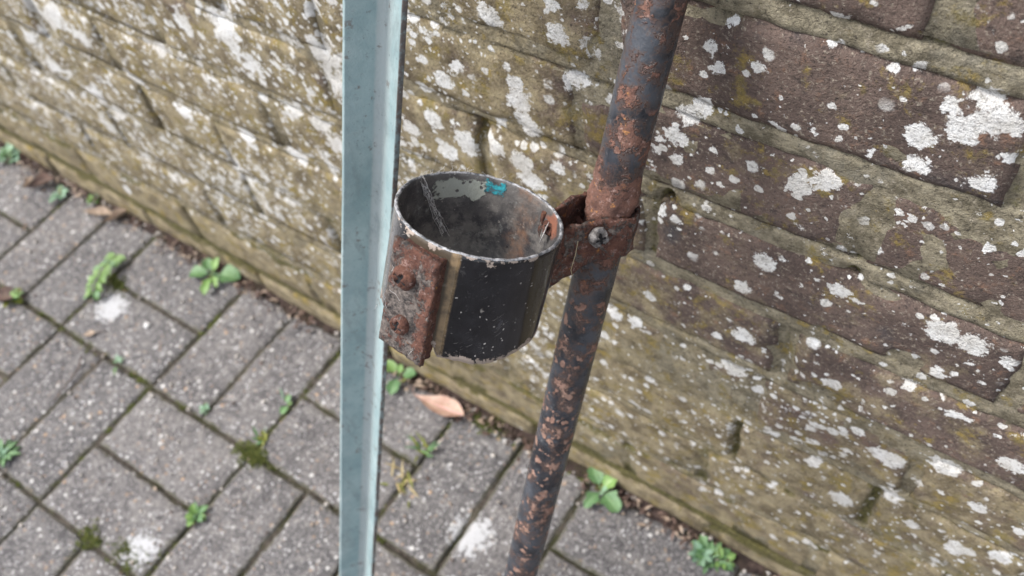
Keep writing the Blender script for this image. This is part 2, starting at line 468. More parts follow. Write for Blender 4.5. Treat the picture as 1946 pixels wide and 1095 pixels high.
def leaf_material(name, a, b):
    n = NM(name)
    u = n.sep(n.uv())
    mid = n.ss(n.m('ABSOLUTE', n.m('SUBTRACT', u[0], 0.5)), 0.02, 0.07, 0.5, 0.0)
    c = n.mix(n.ss(n.noise(70, 4), 0.3, 0.7), a, b)
    c = n.mix(n.m('MULTIPLY', n.rnd(), 0.45), c, (a[0] * 0.75, a[1] * 0.72, a[2] * 0.8))
    c = n.mix(n.ss(n.noise(140, 4, 0.7), 0.60, 0.70, 0, 0.55), c, (0.20, 0.17, 0.08))
    c = n.mix(mid, c, (min(1, b[0] * 1.5), min(1, b[1] * 1.3), min(1, b[2] * 1.6)))
    return n.out(c, 0.5, n.bump(n.noise(160, 4), 0.0008), spec=0.4, **{'Subsurface Weight': 0.15, 'Subsurface Radius': (0.002, 0.004, 0.001)})


M_BRICK = wall_material('weathered_brick', False)
M_MORTAR = wall_material('lime_mortar', True)
M_PAVER = paver_material()
M_JOINT = soil_material('joint_sand', (0.050, 0.042, 0.036), (0.155, 0.132, 0.110), (0.060, 0.064, 0.026))
M_SOIL = soil_material('dark_soil', (0.030, 0.021, 0.020), (0.105, 0.072, 0.062), (0.050, 0.042, 0.025))
M_GROUND = soil_material('far_ground', (0.13, 0.12, 0.11), (0.17, 0.16, 0.15), (0.15, 0.14, 0.12))
M_POLE = pole_material()
M_STRAP = rust_material('flaking_rust', -0.03)
M_PLATE = rust_material('rusting_plate', 0.045)
M_SPACER = rust_material('dark_rust', -0.02)
M_TEAL = teal_material()
M_OUT, M_IN, M_RIM = cup_outer(), cup_inner(), cup_rim()
M_SCREW = rust_material('rusted_screw', -0.07)
M_ZINC = plain('corroded_zinc', (0.060, 0.050, 0.046), (0.36, 0.34, 0.33), 200, 0.55, 0.0012, metal=0.2)
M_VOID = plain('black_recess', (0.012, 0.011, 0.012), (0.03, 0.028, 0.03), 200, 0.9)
M_WEB = plain('grey_cobweb', (0.60, 0.58, 0.57), (0.80, 0.79, 0.78), 300, 0.8)
M_FIBRE = plain('dry_fibre', (0.45, 0.36, 0.22), (0.60, 0.50, 0.34), 300, 0.8)
LEAFM = {
    'mid': leaf_material('green_leaf', (0.090, 0.195, 0.075), (0.170, 0.295, 0.125)),
    'lime': leaf_material('lime_leaf', (0.135, 0.260, 0.060), (0.235, 0.365, 0.120)),
    'pale': leaf_material('pale_leaf', (0.165, 0.300, 0.185), (0.270, 0.400, 0.260)),
    'olive': leaf_material('olive_leaf', (0.130, 0.160, 0.020), (0.235, 0.240, 0.050)),
}
M_STEM = plain('green_stem', (0.13, 0.20, 0.06), (0.24, 0.28, 0.11))
M_DEAD = leaf_material('pink_dead_leaf', (0.40, 0.235, 0.175), (0.60, 0.42, 0.335))
M_DRY = plain('brown_dead_leaf', (0.045, 0.028, 0.024), (0.17, 0.105, 0.080), 60)
M_TAN = plain('tan_dead_leaf', (0.30, 0.22, 0.16), (0.46, 0.36, 0.28), 120)
M_MOSS = plain('joint_moss', (0.055, 0.075, 0.016), (0.150, 0.160, 0.040), 150, 0.95)
M_STRAW = plain('dry_straw', (0.36, 0.28, 0.13), (0.55, 0.45, 0.25), 120)
M_GRAVEL = plain('grit_stone', (0.22, 0.19, 0.17), (0.55, 0.51, 0.47), 40, 0.8)

# ------------------------------------------------------------------ the brick wall
WY = 0.2143                       # face of the wall
Z0, CH = 0.1361, 0.08916          # a bed joint's height and the height of a course
WX0, WX1 = -1.45, 1.95
LICHEN = [(-0.141, 0.457, 0.0253), (-0.101, 0.463, 0.0217), (-0.069, 0.447, 0.0186), (0.234, 0.554, 0.019), (0.254, 0.529, 0.0152), (0.23, 0.574, 0.0148), (0.373, 0.634, 0.0121), (0.365, 0.582, 0.0174), (0.372, 0.548, 0.0132), (-0.105, 0.309, 0.0173), (-0.122, 0.33, 0.0172), (0.287, 0.486, 0.0146), (0.186, 0.398, 0.0146), (0.341, 0.46, 0.013), (0.314, 0.416, 0.0137), (0.171, 0.553, 0.0144), (0.096, 0.49, 0.0124), (0.0, 0.41, 0.0137), (-0.201, 0.347, 0.0195), (-0.212, 0.387, 0.017), (-0.147, 0.266, 0.0159), (-0.103, 0.225, 0.0117), (-0.227, 0.093, 0.0123), (0.262, 0.405, 0.0124), (0.133, 0.324, 0.0139), (0.076, 0.385, 0.0123), (0.32, 0.479, 0.0103), (0.56, 0.692, 0.0097), (0.616, 0.696, 0.0083), (0.645, 0.694, 0.0092), (0.577, 0.618, 0.0098), (0.581, 0.595, 0.0108), (0.574, 0.637, 0.0069), (0.629, 0.657, 0.0108), (0.642, 0.654, 0.0079), (0.513, 0.548, 0.0132), (0.545, 0.552, 0.0137), (0.571, 0.552, 0.0106), (0.504, 0.611, 0.0082), (0.521, 0.631, 0.0056), (0.482, 0.559, 0.0097), (0.491, 0.525, 0.0091), (0.579, 0.535, 0.0103), (0.705, 0.642, 0.0077), (0.711, 0.664, 0.0075), (0.722, 0.675, 0.0066), (0.707, 0.621, 0.005), (0.693, 0.624, 0.0043), (0.697, 0.562, 0.0055), (0.478, 0.592, 0.006), (0.614, 0.719, 0.0054), (0.639, 0.729, 0.0046), (0.662, 0.728, 0.0032), (0.494, 0.656, 0.0039), (0.607, 0.564, 0.0066), (0.452, 0.533, 0.0083), (0.875, 0.748, 0.0073), (0.885, 0.737, 0.0085), (0.87, 0.726, 0.0087), (0.859, 0.738, 0.0049), (0.85, 0.712, 0.0077), (0.853, 0.691, 0.007), (0.827, 0.687, 0.003), (0.792, 0.64, 0.008), (0.808, 0.652, 0.0077), (0.888, 0.694, 0.0063), (0.896, 0.717, 0.0049), (0.725, 0.726, 0.0046), (0.755, 0.723, 0.0045), (0.794, 0.751, 0.0031), (0.797, 0.769, 0.0013), (0.78, 0.553, 0.0083), (0.767, 0.514, 0.0063), (0.835, 0.556, 0.0065), (0.774, 0.451, 0.0085), (0.761, 0.464, 0.0042), (0.77, 0.393, 0.0095), (0.904, 0.557, 0.0097), (0.924, 0.558, 0.0095), (0.913, 0.511, 0.0058), (0.85, 0.442, 0.007), (0.89, 0.466, 0.0051), (0.9, 0.483, 0.0049), (0.933, 0.472, 0.0045), (0.913, 0.367, 0.0104), (0.9, 0.368, 0.0061), (0.948, 0.395, 0.0098), (0.892, 0.264, 0.0107), (0.928, 0.309, 0.0118), (0.984, 0.442, 0.0084), (1.022, 0.298, 0.0088), (0.994, 0.275, 0.0119), (0.795, 0.522, 0.0031), (0.675, 0.391, 0.0067), (0.65, 0.39, 0.0096), (0.613, 0.324, 0.0073), (0.837, 0.755, 0.0032), (0.725, 0.682, 0.0039), (0.768, 0.685, 0.0028), (0.809, 0.691, 0.0027), (0.826, 0.773, 0.0021), (0.858, 0.305, 0.0066), (0.818, 0.317, 0.0048), (0.862, 0.321, 0.0046), (0.752, 0.434, 0.0044), (0.848, 0.553, 0.0032), (0.945, 0.554, 0.004), (0.945, 0.474, 0.0037), (0.952, 0.279, 0.0065), (0.878, 0.339, 0.0045), (0.736, 0.748, 0.0026), (0.986, 0.361, 0.0067), (0.73, 0.713, 0.0044), (0.687, 0.449, 0.0044)]
LGRID = {}
for _l in LICHEN:
    for gx in range(int((_l[0] - 0.05) // 0.05), int((_l[0] + 0.05) // 0.05) + 1):
        for gz in range(int((_l[1] - 0.05) // 0.05), int((_l[1] + 0.05) // 0.05) + 1):
            LGRID.setdefault((gx, gz), []).append(_l)


def f_lichen(x, z):
    v = 0.0
    for a, b, r in LGRID.get((int(x // 0.05), int(z // 0.05)), ()):
        d = math.hypot(x - a, z - b) / (r * (1.6 if r < 0.0115 else 1.3)) + (0.0 if r < 0.0115 else 0.55 * fbm(x * 70, z * 70, 6.6, 3))
        if d < 1: v = max(v, 1 - d * abs(d))
    return v


def f_spots(x, z):
    s = 0.92 + (0.27 - 0.92) * sst(0.52, 0.74, x)
    if x > 0.72:
        s += 0.16 * sst(0.5, 0.35, z)
    s *= sst(0.06, 0.20 if x < 0.6 else 0.14, z)
    return max(0.0, s * (0.85 + 0.9 * fbm(x * 7, z * 9, 3.3, 3)))


def f_algae(x, z):
    a = 0.78 * (1 - sst(0.56, 0.74, x)) + 0.85 * (1 - sst(0.26, 0.58, z)) * 0.9 + 0.10
    return min(1.0, a) + 0.22 * fbm(x * 9, z * 12, 9.1, 3)


HOLES = [(0.535, 0.571, 0.026, 0.0075, 0.016), (0.452, 0.569, 0.012, 0.005, 0.012), (0.80, 0.772, 0.004, 0.003, 0.008), (0.839, 0.575, 0.006, 0.006, 0.010), (0.70, 0.575, 0.006, 0.010, 0.012)]
PERP = {
    -2: [-0.72, -0.47, -0.22, 0.03, 0.28, 0.53, 0.78, 1.03],
    -1: [-0.58, -0.33, -0.08, 0.166, 0.415, 0.664, 0.895, 1.14],
    0: [-0.74, -0.49, -0.242, 0.018, 0.265, 0.51, 0.757, 1.005],
    1: [-0.62, -0.37, -0.12, 0.13, 0.27, 0.53, 0.785, 0.915, 1.05],
    2: [-0.5, -0.25, 0.0, 0.13, 0.385, 0.64, 0.795, 0.932, 1.06],
    3: [-0.42, -0.15, -0.02, 0.249, 0.50, 0.63, 0.808, 1.06],
    4: [-0.4, -0.14, 0.11, 0.36, 0.53, 0.69, 0.958, 1.09],
    5: [-0.5, -0.25, 0.0, 0.25, 0.375, 0.627, 0.838, 1.09],
    6: [-0.36, -0.1, 0.15, 0.40, 0.657, 0.907, 1.15],
    7: [-0.25, 0.0, 0.25, 0.37, 0.59, 0.84, 1.09],
}
ROWS = list(range(-2, 14))


def perps(r):
    p = list(PERP.get(r, [0.12 * (r % 2) + 0.02 * ((r * 7) % 3)]))
    rr = random.Random(100 + r)
    while p[0] > WX0 + 0.20: p.insert(0, p[0] - rr.choice([0.25, 0.25, 0.245, 0.13]))
    while p[-1] < WX1 - 0.20: p.append(p[-1] + rr.choice([0.25, 0.25, 0.245, 0.13]))
    if p[0] > WX0 + 0.04: p.insert(0, WX0)
    else: p[0] = WX0
    if p[-1] < WX1 - 0.04: p.append(WX1)
    else: p[-1] = WX1
    return p


RP = {r: perps(r) for r in ROWS}


def bed_z(r, x):                     # hand laid beds wander a little
    return Z0 + r * CH + 0.0035 * nz(x * 4.0, r * 5.7, 1.0)


wall = empty('brick_wall', (0.25, WY, 0))
tag(wall, 'old brown brick garden wall blotched with white lichen and olive algae', 'wall')


def axis_steps(a, b, fine, coarse, lo, hi):
    xs = [a]
    while xs[-1] < b - 1e-6:
        xs.append(min(b, xs[-1] + (fine if lo <= xs[-1] <= hi else coarse)))
    return xs


# mortar: the core of the wall with its uneven pointing
mx = axis_steps(WX0 - 0.004, WX1 + 0.004, 0.006, 0.014, 0.30, 1.10)
def half_joint(x, r):                # half the visible height of a bed joint
    return 0.0088 if (x > 0.66 and r >= 3) else 0.0060


mz = [(-2, -9)]
for r in range(-2, 15):
    mz += [(r, k) for k in range(9)]
    if r < 14: mz += [(r, 9), (r, 10)]
mv, mf, al, at_, am, asp = [], [], [], [], [], []
for r, k in mz:
    for x in mx:
        zb = bed_z(r, x)
        wl, wu = half_joint(x, r - 1), half_joint(x, r)
        crack = 0.0
        if k == -9: z = -0.05
        elif k < 9:
            z = zb + (-wl - 0.004, -wl - 0.0006, -wl + 0.0016, -0.4 * wl, 0.0, 0.4 * wu, wu - 0.0016, wu + 0.0006, wu + 0.004)[k]
            if k in (1, 7): crack = 0.0085 * max(0.0, min(1.0, (0.42 if z < 0.5 else 0.24) + 1.5 * fbm(x * 5.5, r * 3.1 + k, 1.5, 3)))
        else: z = zb + wu + 0.004 + (CH - 0.008 - 2 * wu) * (0.33 if k == 9 else 0.67)
        rr_ = r if (k >= 5) else r - 1
        px = RP.get(rr_, [9])
        dp = min(abs(x - q) for q in px)
        dbed = abs(z - zb) if 0 <= k < 9 else 0.03
        deep = 0.0
        if dp < 0.011 and dbed > 0.009:
            deep = (0.0060 if x < 0.5 else 0.0034) * max(0, 0.60 + 1.8 * nz(x * 3.0, rr_ * 3.3, 5.5)) * sst(0.008, 0.002, dp)
        rec = 0.0020 + 0.0024 * fbm(x * 9, z * 14, 2.0, 3) + 0.0018 * fbm(x * 40, z * 55, 7.0, 3)
        for hx, hz, hrx, hrz, hd in HOLES:
            e = ((x - hx) / hrx) ** 2 + ((z - hz) / hrz) ** 2
            if e < 4: deep += hd * math.exp(-e * 1.2)
        mv.append((x, WY + rec + deep + crack, z))
        al.append(f_lichen(x, z) * (1 if deep < 0.004 else 0.2)); at_.append(f_algae(x, z) * 0.7); asp.append(f_spots(x, z) * 0.8)
        am.append(min(1.0, deep * 110 + crack * 90) + (0.50 if z < 0.13 and dbed < 0.012 else 0.0) + 0.30 * sst(0.4, 0.1, z) * (1 if dbed < 0.012 else 0) + 0.12 + 0.3 * fbm(x * 6, z * 6, 4.0, 2))
nx = len(mx)
for j in range(len(mz) - 1):
    for i in range(nx - 1):
        a = j * nx + i
        mf.append((a, a + 1, a + nx + 1, a + nx))
b0 = len(mv)
back = WY + 0.215
rim_ids = [i for i in range(nx)] + [j * nx + nx - 1 for j in range(1, len(mz))] + [(len(mz) - 1) * nx + i for i in range(nx - 2, -1, -1)] + [j * nx for j in range(len(mz) - 2, 0, -1)]
for i in rim_ids:
    mv.append((mv[i][0], back, mv[i][2])); al.append(0); at_.append(0.6); am.append(0.1); asp.append(0.1)
for k in range(len(rim_ids)):
    k2 = (k + 1) % len(rim_ids)
    mf.append((rim_ids[k2], rim_ids[k], b0 + k, b0 + k2))
mf.append(tuple(b0 + k for k in range(len(rim_ids)))[::-1])
mesh_obj('mortar', [Vector(v) - wall.location for v in mv], mf, M_MORTAR, wall, attrs={'lichen': al, 'algae': at_, 'moss': am, 'spots': asp})


def make_brick(r, xa, xb):
    rr = random.Random(int((xa * 1000) + r * 7919))
    cx = (xa + xb) / 2
    zc = Z0 + (r + 0.5) * CH
    fine = 0.35 < xb and xa < 1.12 and -1 <= r <= 8
    vis = -0.75 < xb and xa < 1.2 and r <= 8
    wide = 0.0088 if (cx > 0.66 and r >= 3) else 0.0060
    st = 0.0048 if fine else (0.011 if vis else 0.04)
    jx = 0.0052 + rr.uniform(-0.0015, 0.003)
    lo = wide + rr.uniform(-0.0004, 0.0006)
    hi = CH - wide - rr.uniform(-0.0004, 0.0006)
    lo0, hi0 = lo - CH / 2, hi - CH / 2
    hw = (xb - xa) / 2 - jx
    nxs = max(4, int(2 * hw / st)); nzs = max(3, int((hi - lo) / st))
    us = [-1 + 2 * i / nxs for i in range(nxs + 1)]
    vs_ = [i / nzs for i in range(nzs + 1)]
    proud = rr.uniform(-0.0018, 0.0016); tx = rr.uniform(-0.006, 0.006); tz = rr.uniform(-0.02, 0.02)
    worn = rr.uniform(0.6, 1.5)
    V, F, aL, aA, aM, aS = [], [], [], [], [], []
    for v in vs_:
        for u in us:
            lx = u * hw
            lo = lo0 + bed_z(r, cx + lx) - (Z0 + r * CH); hi = hi0 + bed_z(r + 1, cx + lx) - (Z0 + (r + 1) * CH)
            lz = lo + (hi - lo) * v
            wx, wz = cx + lx, zc + lz
            eb = min(hw - abs(lx), lz - lo, hi - lz)
            k = sst(0.016, 0.0, eb)
            ox = k * 0.0026 * fbm(wx * 45, wz * 45, r * 1.7, 3); oz = k * 0.0022 * fbm(wx * 45 + 9, wz * 45, r * 1.7 + 5, 3)
            rnd = 0.0030 * worn * (max(0.0, 1 - eb / 0.0075)) ** 2 * (0.6 + 0.8 * abs(fbm(wx * 30, wz * 30, 3.0, 2)))
            chipn = max(0.0, fbm(wx * 22, wz * 22, 31 + r, 3) - 0.30) * 0.018 * sst(0.022, 0.0, eb)
            y = -proud - tx * lx - tz * lz * 0.5 - 0.0010 * fbm(wx * 35, wz * 35, 8.0, 4) + rnd + chipn
            for hx, hz, hrx, hrz, hd in HOLES:
                e = ((wx - hx) / hrx) ** 2 + ((wz - hz) / hrz) ** 2
                if e < 3: y += hd * 0.6 * math.exp(-e * 1.6)
            V.append((lx + ox, y, lz + oz))
            aL.append(f_lichen(wx, wz)); aA.append(f_algae(wx, wz) + rr.uniform(-0.02, 0.02)); aS.append(f_spots(wx, wz))
            aM.append(0.38 * sst(0.010, 0.0, eb) * (1.2 - sst(0.2, 0.7, wz)) + 0.15 * fbm(wx * 6, wz * 6, 4.0, 2) + chipn * 25)
    n1 = nxs + 1
    for j in range(nzs):
        for i in range(nxs):
            a = j * n1 + i
            F.append((a, a + 1, a + n1 + 1, a + n1))
    rim = list(range(n1)) + [j * n1 + nxs for j in range(1, nzs + 1)] + [nzs * n1 + i for i in range(nxs - 1, -1, -1)] + [j * n1 for j in range(nzs - 1, 0, -1)]
    b = len(V)
    for i in rim:
        V.append((V[i][0], 0.022, V[i][2])); aL.append(0); aA.append(0.6); aM.append(0.4); aS.append(0)
    for k in range(len(rim)):
        k2 = (k + 1) % len(rim)
        F.append((rim[k2], rim[k], b + k, b + k2))
    F.append(tuple(b + k for k in range(len(rim)))[::-1])
    mesh_obj('brick', V, F, M_BRICK, wall, loc=Vector((cx, WY, zc)) - wall.location, attrs={'lichen': aL, 'algae': aA, 'moss': aM, 'spots': aS})


for r in ROWS:
    if r > 13: continue
    pr = RP[r]
    for a, b in zip(pr[:-1], pr[1:]):
        make_brick(r, a, b)

# ------------------------------------------------------------------ ground and pavement
g = mesh_obj('ground', [(-250, -250, -0.045), (250, -250, -0.045), (250, 250, -0.045), (-250, 250, -0.045)], [(0, 1, 2, 3)], M_GROUND, smooth=False)
tag(g, 'grey open ground round the paved strip', kind='structure')

U = 0.103
PX0, PX1, PY0 = -8, 9, -5
jx_ = [(-2 * 8 * U) + 0.012 * i for i in range(int(34 * U / 0.012) + 1)]
pv, pf = [], []
ys = [PY0 * 2 * U + 0.012 * j for j in range(int((-PY0 * 2 * U + 0.212) / 0.012) + 1)]
for y in ys:
    for x in jx_:
        pv.append((x, y, -0.0048 + 0.0035 * fbm(x * 14, y * 14, 1.0, 3)))
n1 = len(jx_)
for j in range(len(ys) - 1):
    for i in range(n1 - 1):
        a = j * n1 + i
        pf.append((a, a + 1, a + n1 + 1, a + n1))
pave = mesh_obj('pavement', pv, pf, M_JOINT)
tag(pave, 'block paving of grey concrete pavers in basket weave with mossy joints', kind='structure')


def make_paver(x0, x1, y0, y1):
    rr = random.Random(int(x0 * 1000) * 31 + int(y0 * 1000))
    gap = 0.0023
    hx, hy = (x1 - x0) / 2 - gap, (y1 - y0) / 2 - gap
    cx, cy = (x0 + x1) / 2 + rr.uniform(-0.0012, 0.0012), (y0 + y1) / 2 + rr.uniform(-0.0012, 0.0012)
    st = 0.0115
    nxs, nys = max(6, int(2 * hx / st)), max(6, int(2 * hy / st))
    rot = rr.uniform(-0.008, 0.008); dz = rr.uniform(-0.0016, 0.0012); ta, tb = rr.uniform(-0.012, 0.012), rr.uniform(-0.012, 0.012)
    V, F, E_ = [], [], []
    # chamfered rim: squeeze the outer cells
    def axis(h, k):
        c = [-h, -h + 0.0025, -h + 0.006]
        inner = [(-h + 0.006) + (2 * h - 0.012) * i / (k - 2) for i in range(1, k - 2)]
        return c + inner + [h - 0.006, h - 0.0025, h]
    ax, ay = axis(hx, nxs), axis(hy, nys)
    for y in ay:
        for x in ax:
            e = min(hx - abs(x), hy - abs(y))
            wx, wy = cx + x, cy + y
            z = dz + ta * x + tb * y + 0.0009 * fbm(wx * 40, wy * 40, 2.0, 4) - 0.0034 * max(0, 1 - e / 0.006) ** 1.6
            z -= 0.006 * max(0, fbm(wx * 17, wy * 17, 12.0, 3) - 0.30) * sst(0.02, 0.0, e)
            k = sst(0.012, 0, e)
            V.append((x + k * 0.002 * nz(wx * 60, wy * 60, 1), y + k * 0.002 * nz(wx * 60, wy * 60, 9), z))
            E_.append(sst(0.013, 0.0, e) * 0.9)
    n1 = len(ax); ny = len(ay)
    for j in range(ny - 1):
        for i in range(n1 - 1):
            a = j * n1 + i
            F.append((a, a + 1, a + n1 + 1, a + n1))
    rim = list(range(n1)) + [j * n1 + n1 - 1 for j in range(1, ny)] + [(ny - 1) * n1 + i for i in range(n1 - 2, -1, -1)] + [j * n1 for j in range(ny - 2, 0, -1)]
    b = len(V)
    for i in rim:
        V.append((V[i][0], V[i][1], -0.03)); E_.append(1.0)
    for k in range(len(rim)):
        k2 = (k + 1) % len(rim)
        F.append((rim[k2], rim[k], b + k, b + k2))
    o = mesh_obj('paver', V, F, M_PAVER, pave, loc=(cx, cy, 0), attrs={'edge': E_})
    o.rotation_euler.z = rot
    for sx, sy, t in ((-0.160, 0.066, 'paver with a white splash beside a leafy weed'), (0.174, -0.176, 'paver with a white splash at its corner'), (0.527, 0.065, 'paver with a white smear beside the leaning pole')):
        if x0 < sx < x1 and y0 < sy < y1: o['label'] = t


for i in range(PX0, PX1):
    for j in range(PY0, 1):
        bx, by = i * 2 * U, j * 2 * U            # block from by to by + 2U; the last row ends at the wall
        if (i + j) % 2 == 1:                     # (row 0 lies against the wall)
            for k in range(2): make_paver(bx, bx + 2 * U, by + k * U, by + (k + 1) * U)
        else:
            for k in range(2): make_paver(bx + k * U, bx + (k + 1) * U, by, by + 2 * U)

# dark soil washed into the angle between paving and wall
sv, sf = [], []
ns = 420
for i in range(ns):
    x = WX0 + (WX1 - WX0) * i / (ns - 1)
    wdt = 0.016 + 0.016 * fbm(x * 13, 2.0, 0, 3) + 0.007 * fbm(x * 50, 7.0, 0, 3)
    wdt = max(0.006, wdt)
    hgt = 0.0045 + 0.004 * fbm(x * 20, 9.0, 0, 3)
    for k, (t, hh) in enumerate(((0, -0.012), (0.12, 0.0012), (0.45, 0.6), (0.75, 1.0), (1.0, 1.15), (1.3, 1.2))):
        y = WY + 0.002 - wdt * (1 - t)
        z = hh if k < 2 else hh * max(0.0015, hgt) + 0.0012 * fbm(x * 90, t * 9, 3, 2)
        sv.append((x, y, z))
for i in range(ns - 1):
    for k in range(5):
        a = i * 6 + k
        sf.append((a, a + 6, a + 7, a + 1))
so = mesh_obj('soil', sv, sf, M_SOIL)
tag(so, 'dark soil and crumbs along the foot of the brick wall', kind='structure')


# ------------------------------------------------------------------ stuff: litter, grit, moss
def flake(mb, c, l, wdt, n_=None):
    a = random.uniform(0, 6.28); ti = random.uniform(-0.7, 0.7)
    d = Vector((math.cos(a), math.sin(a), 0.5 * math.sin(ti))); s = Vector((-math.sin(a), math.cos(a), random.uniform(-0.5, 0.5)))
    up = Vector((0, 0, 1)) * l * random.uniform(0.05, 0.35)
    P = [c - d * l / 2, c - s * wdt / 2 + up, c + s * wdt / 2 + up, c + d * l / 2, c + d * l * 0.2 - s * wdt * 0.45 + up * 0.7, c + d * l * 0.2 + s * wdt * 0.45 + up * 0.7]
    th = Vector((0, 0, 0.0006))
    mb.add(P + [p - th for p in P], [(0, 1, 2), (1, 4, 5, 2), (4, 3, 5), (6, 8, 7), (7, 8, 11, 10), (10, 11, 9)])


def stuff_of(name, mat, label, mb):
    o = mb.build(name, mat)
    tag(o, label, kind='stuff')
    return o


mb = MB(); mb2 = MB()
for _ in range(1300):
    x = random.uniform(-0.9, 1.2)
    y = WY - 0.004 - abs(random.gauss(0, 0.013))
    if fbm(x * 8, 4.0, 0, 2) < -0.15: continue
    flake(mb if random.random() < 0.75 else mb2, Vector((x, y, 0.004 + random.uniform(0, 0.004))), random.choice([0.003, 0.005, 0.008, 0.014]), random.uniform(0.0015, 0.005))
for _ in range(230):
    flake(mb if random.random() < 0.5 else mb2, Vector((random.uniform(-0.8, 1.1), random.uniform(-0.5, 0.19), 0.0015)), random.uniform(0.003, 0.009), random.uniform(0.0015, 0.004))
stuff_of('leaf_litter', M_DRY, 'brown crumbled leaf scraps along the wall foot', mb)
stuff_of('straw_litter', M_TAN, 'pale tan scraps of dry leaf along the wall foot', mb2)

mb = MB()
for _ in range(900):
    if random.random() < 0.55:
        x, y = random.uniform(-0.9, 1.2), random.uniform(-0.5, 0.2)
    else:
        x, y = random.uniform(-0.9, 1.2), WY - abs(random.gauss(0.01, 0.016))
    r = random.choice([0.0011, 0.0014, 0.0018, 0.0024])
    c = Vector((x, y, 0.0008 + r * 0.4))
    vs8 = [c + Vector((sx * r * random.uniform(0.5, 1.3), sy * r * random.uniform(0.5, 1.3), sz * r * random.uniform(0.4, 0.8))) for sz in (-1, 1) for sx, sy in ((-1, -1), (1, -1), (1, 1), (-1, 1))]
    mb.add(vs8, [(3, 2, 1, 0), (4, 5, 6, 7), (0, 1, 5, 4), (1, 2, 6, 5), (2, 3, 7, 6), (3, 0, 4, 7)])
stuff_of('gravel', M_GRAVEL, 'loose pale grit scattered over the pavers', mb)

mb = MB()


def moss_tuft(c, r):
    for _ in range(random.randint(4, 7)):
        a = random.uniform(0, 6.28)
        d = Vector((math.cos(a), math.sin(a), random.uniform(0.4, 1.4))).normalized()
        s = d.cross(Vector((0, 0, 1))).normalized() * r * 0.32
        p = c + Vector((random.gauss(0, r * 0.5), random.gauss(0, r * 0.5), 0))
        mb.add([p - s, p + s, p + d * r * random.uniform(0.7, 1.3)], [(0, 1, 2)])


def in_joint_line():
    if random.random() < 0.5:
        return random.uniform(-0.8, 1.0), random.randint(-4, 0) * 2 * U + random.gauss(0, 0.0028)
    return random.randint(-8, 9) * 2 * U + random.gauss(0, 0.0028), random.uniform(-0.5, 0.2)


for _ in range(5200):
    x, y = in_joint_line()
    if fbm(x * 11, y * 11, 6.0, 3) < 0.10: continue
    moss_tuft(Vector((x, y, -0.0036)), random.uniform(0.002, 0.005))
for cx, cy, n_, sp in ((0.21, -0.003, 130, 0.011), (0.165, -0.19, 60, 0.014), (-0.19, 0.10, 60, 0.012), (0.46, 0.205, 120, 0.014), (0.10, -0.20, 50, 0.01), (0.60, 0.21, 40, 0.012)):
    for _ in range(n_):
        moss_tuft(Vector((random.gauss(cx, sp), random.gauss(cy, sp * 0.6), 0.000)), random.uniform(0.003, 0.006))
stuff_of('moss', M_MOSS, 'olive green moss filling the paving joints', mb)


# ------------------------------------------------------------------ weeds
def leaf(parent, mat, base, az, length, width, pitch, curl, shape='ovate', stalk=0.3):
    """one leaf with its stalk, in the parent's local space"""
    d = Vector((math.cos(az), math.sin(az), 0)); s = Vector((-math.sin(az), math.cos(az), 0)); up = Vector((0, 0, 1))
    N = 9
    V, F, UVS = [], [], []
    p = Vector(base); ang = pitch
    tw = random.uniform(-0.35, 0.35)
    for i in range(N + 1):
        t = i / N
        if t < stalk:
            wd = 0.06
        else:
            q = (t - stalk) / (1 - stalk)
            if shape == 'round': wd = math.sin(math.pi * min(1, q ** 0.75)) ** 0.65
            elif shape == 'lance': wd = math.sin(math.pi * q ** 0.8) ** 0.9
            elif shape == 'tooth': wd = math.sin(math.pi * q ** 1.1) ** 0.6 * (1.0 if i % 2 else 0.62)
            else: wd = math.sin(math.pi * q ** 0.85) ** 0.75
            wd = max(wd, 0.03) * (1 + 0.28 * random.uniform(-1, 1) * (0.15 < q < 0.95))
        h = width / 2 * wd
        ss_ = s * math.cos(tw * t) + up * math.sin(tw * t)
        nrm = (up * math.cos(ang) - d * math.sin(ang))
        for k, o in enumerate((-1, -0.5, 0, 0.5, 1)):
            V.append(p + ss_ * h * o + nrm * h * 0.35 * (abs(o) ** 1.5)); UVS.append((0.5 + o * 0.5, t))
        p = p + (d * math.cos(ang) + up * math.sin(ang)) * (length / N)
        ang -= curl / N
    for i in range(N):
        for k in range(4):
            a = i * 5 + k
            F.append((a, a + 1, a + 6, a + 5))
    # underside, so the blade has a thickness
    b = len(V)
    V += [v - Vector((0, 0, 0.00035)) for v in V]; UVS += UVS[:]
    F += [tuple(x + b for x in reversed(f)) for f in F]
    return mesh_obj('leaf', V, F, mat, parent, uvs=UVS)


def weed(x, y, label, leaves, group=None, z=0.0, stem=None, name='weed'):
    root = empty(name, (x, y, z))
    tag(root, label, 'weed', group)
    for args in leaves: leaf(root, args[0], args[1], args[2], args[3] * 0.90, args[4] * 0.86, *args[5:])
    for k in range(random.randint(2, 5) if leaves else 0):       # thin young blades between the broad leaves
        leaf(root, LEAFM[random.choice(['mid', 'olive', 'pale'])], (random.gauss(0, 0.006), random.gauss(0, 0.004), 0.0), random.uniform(0, 6.28), random.uniform(0.010, 0.022), random.uniform(0.002, 0.005), random.uniform(0.4, 1.2), random.uniform(0.2, 1.2), 'lance', 0.1)
    if stem:
        m_ = MB(); m_.tube([root.location + Vector(p) for p in stem], [0.0011] * (len(stem) - 1) + [0.0006], 6)
        m_.build('stem', M_STEM, root)
    return root


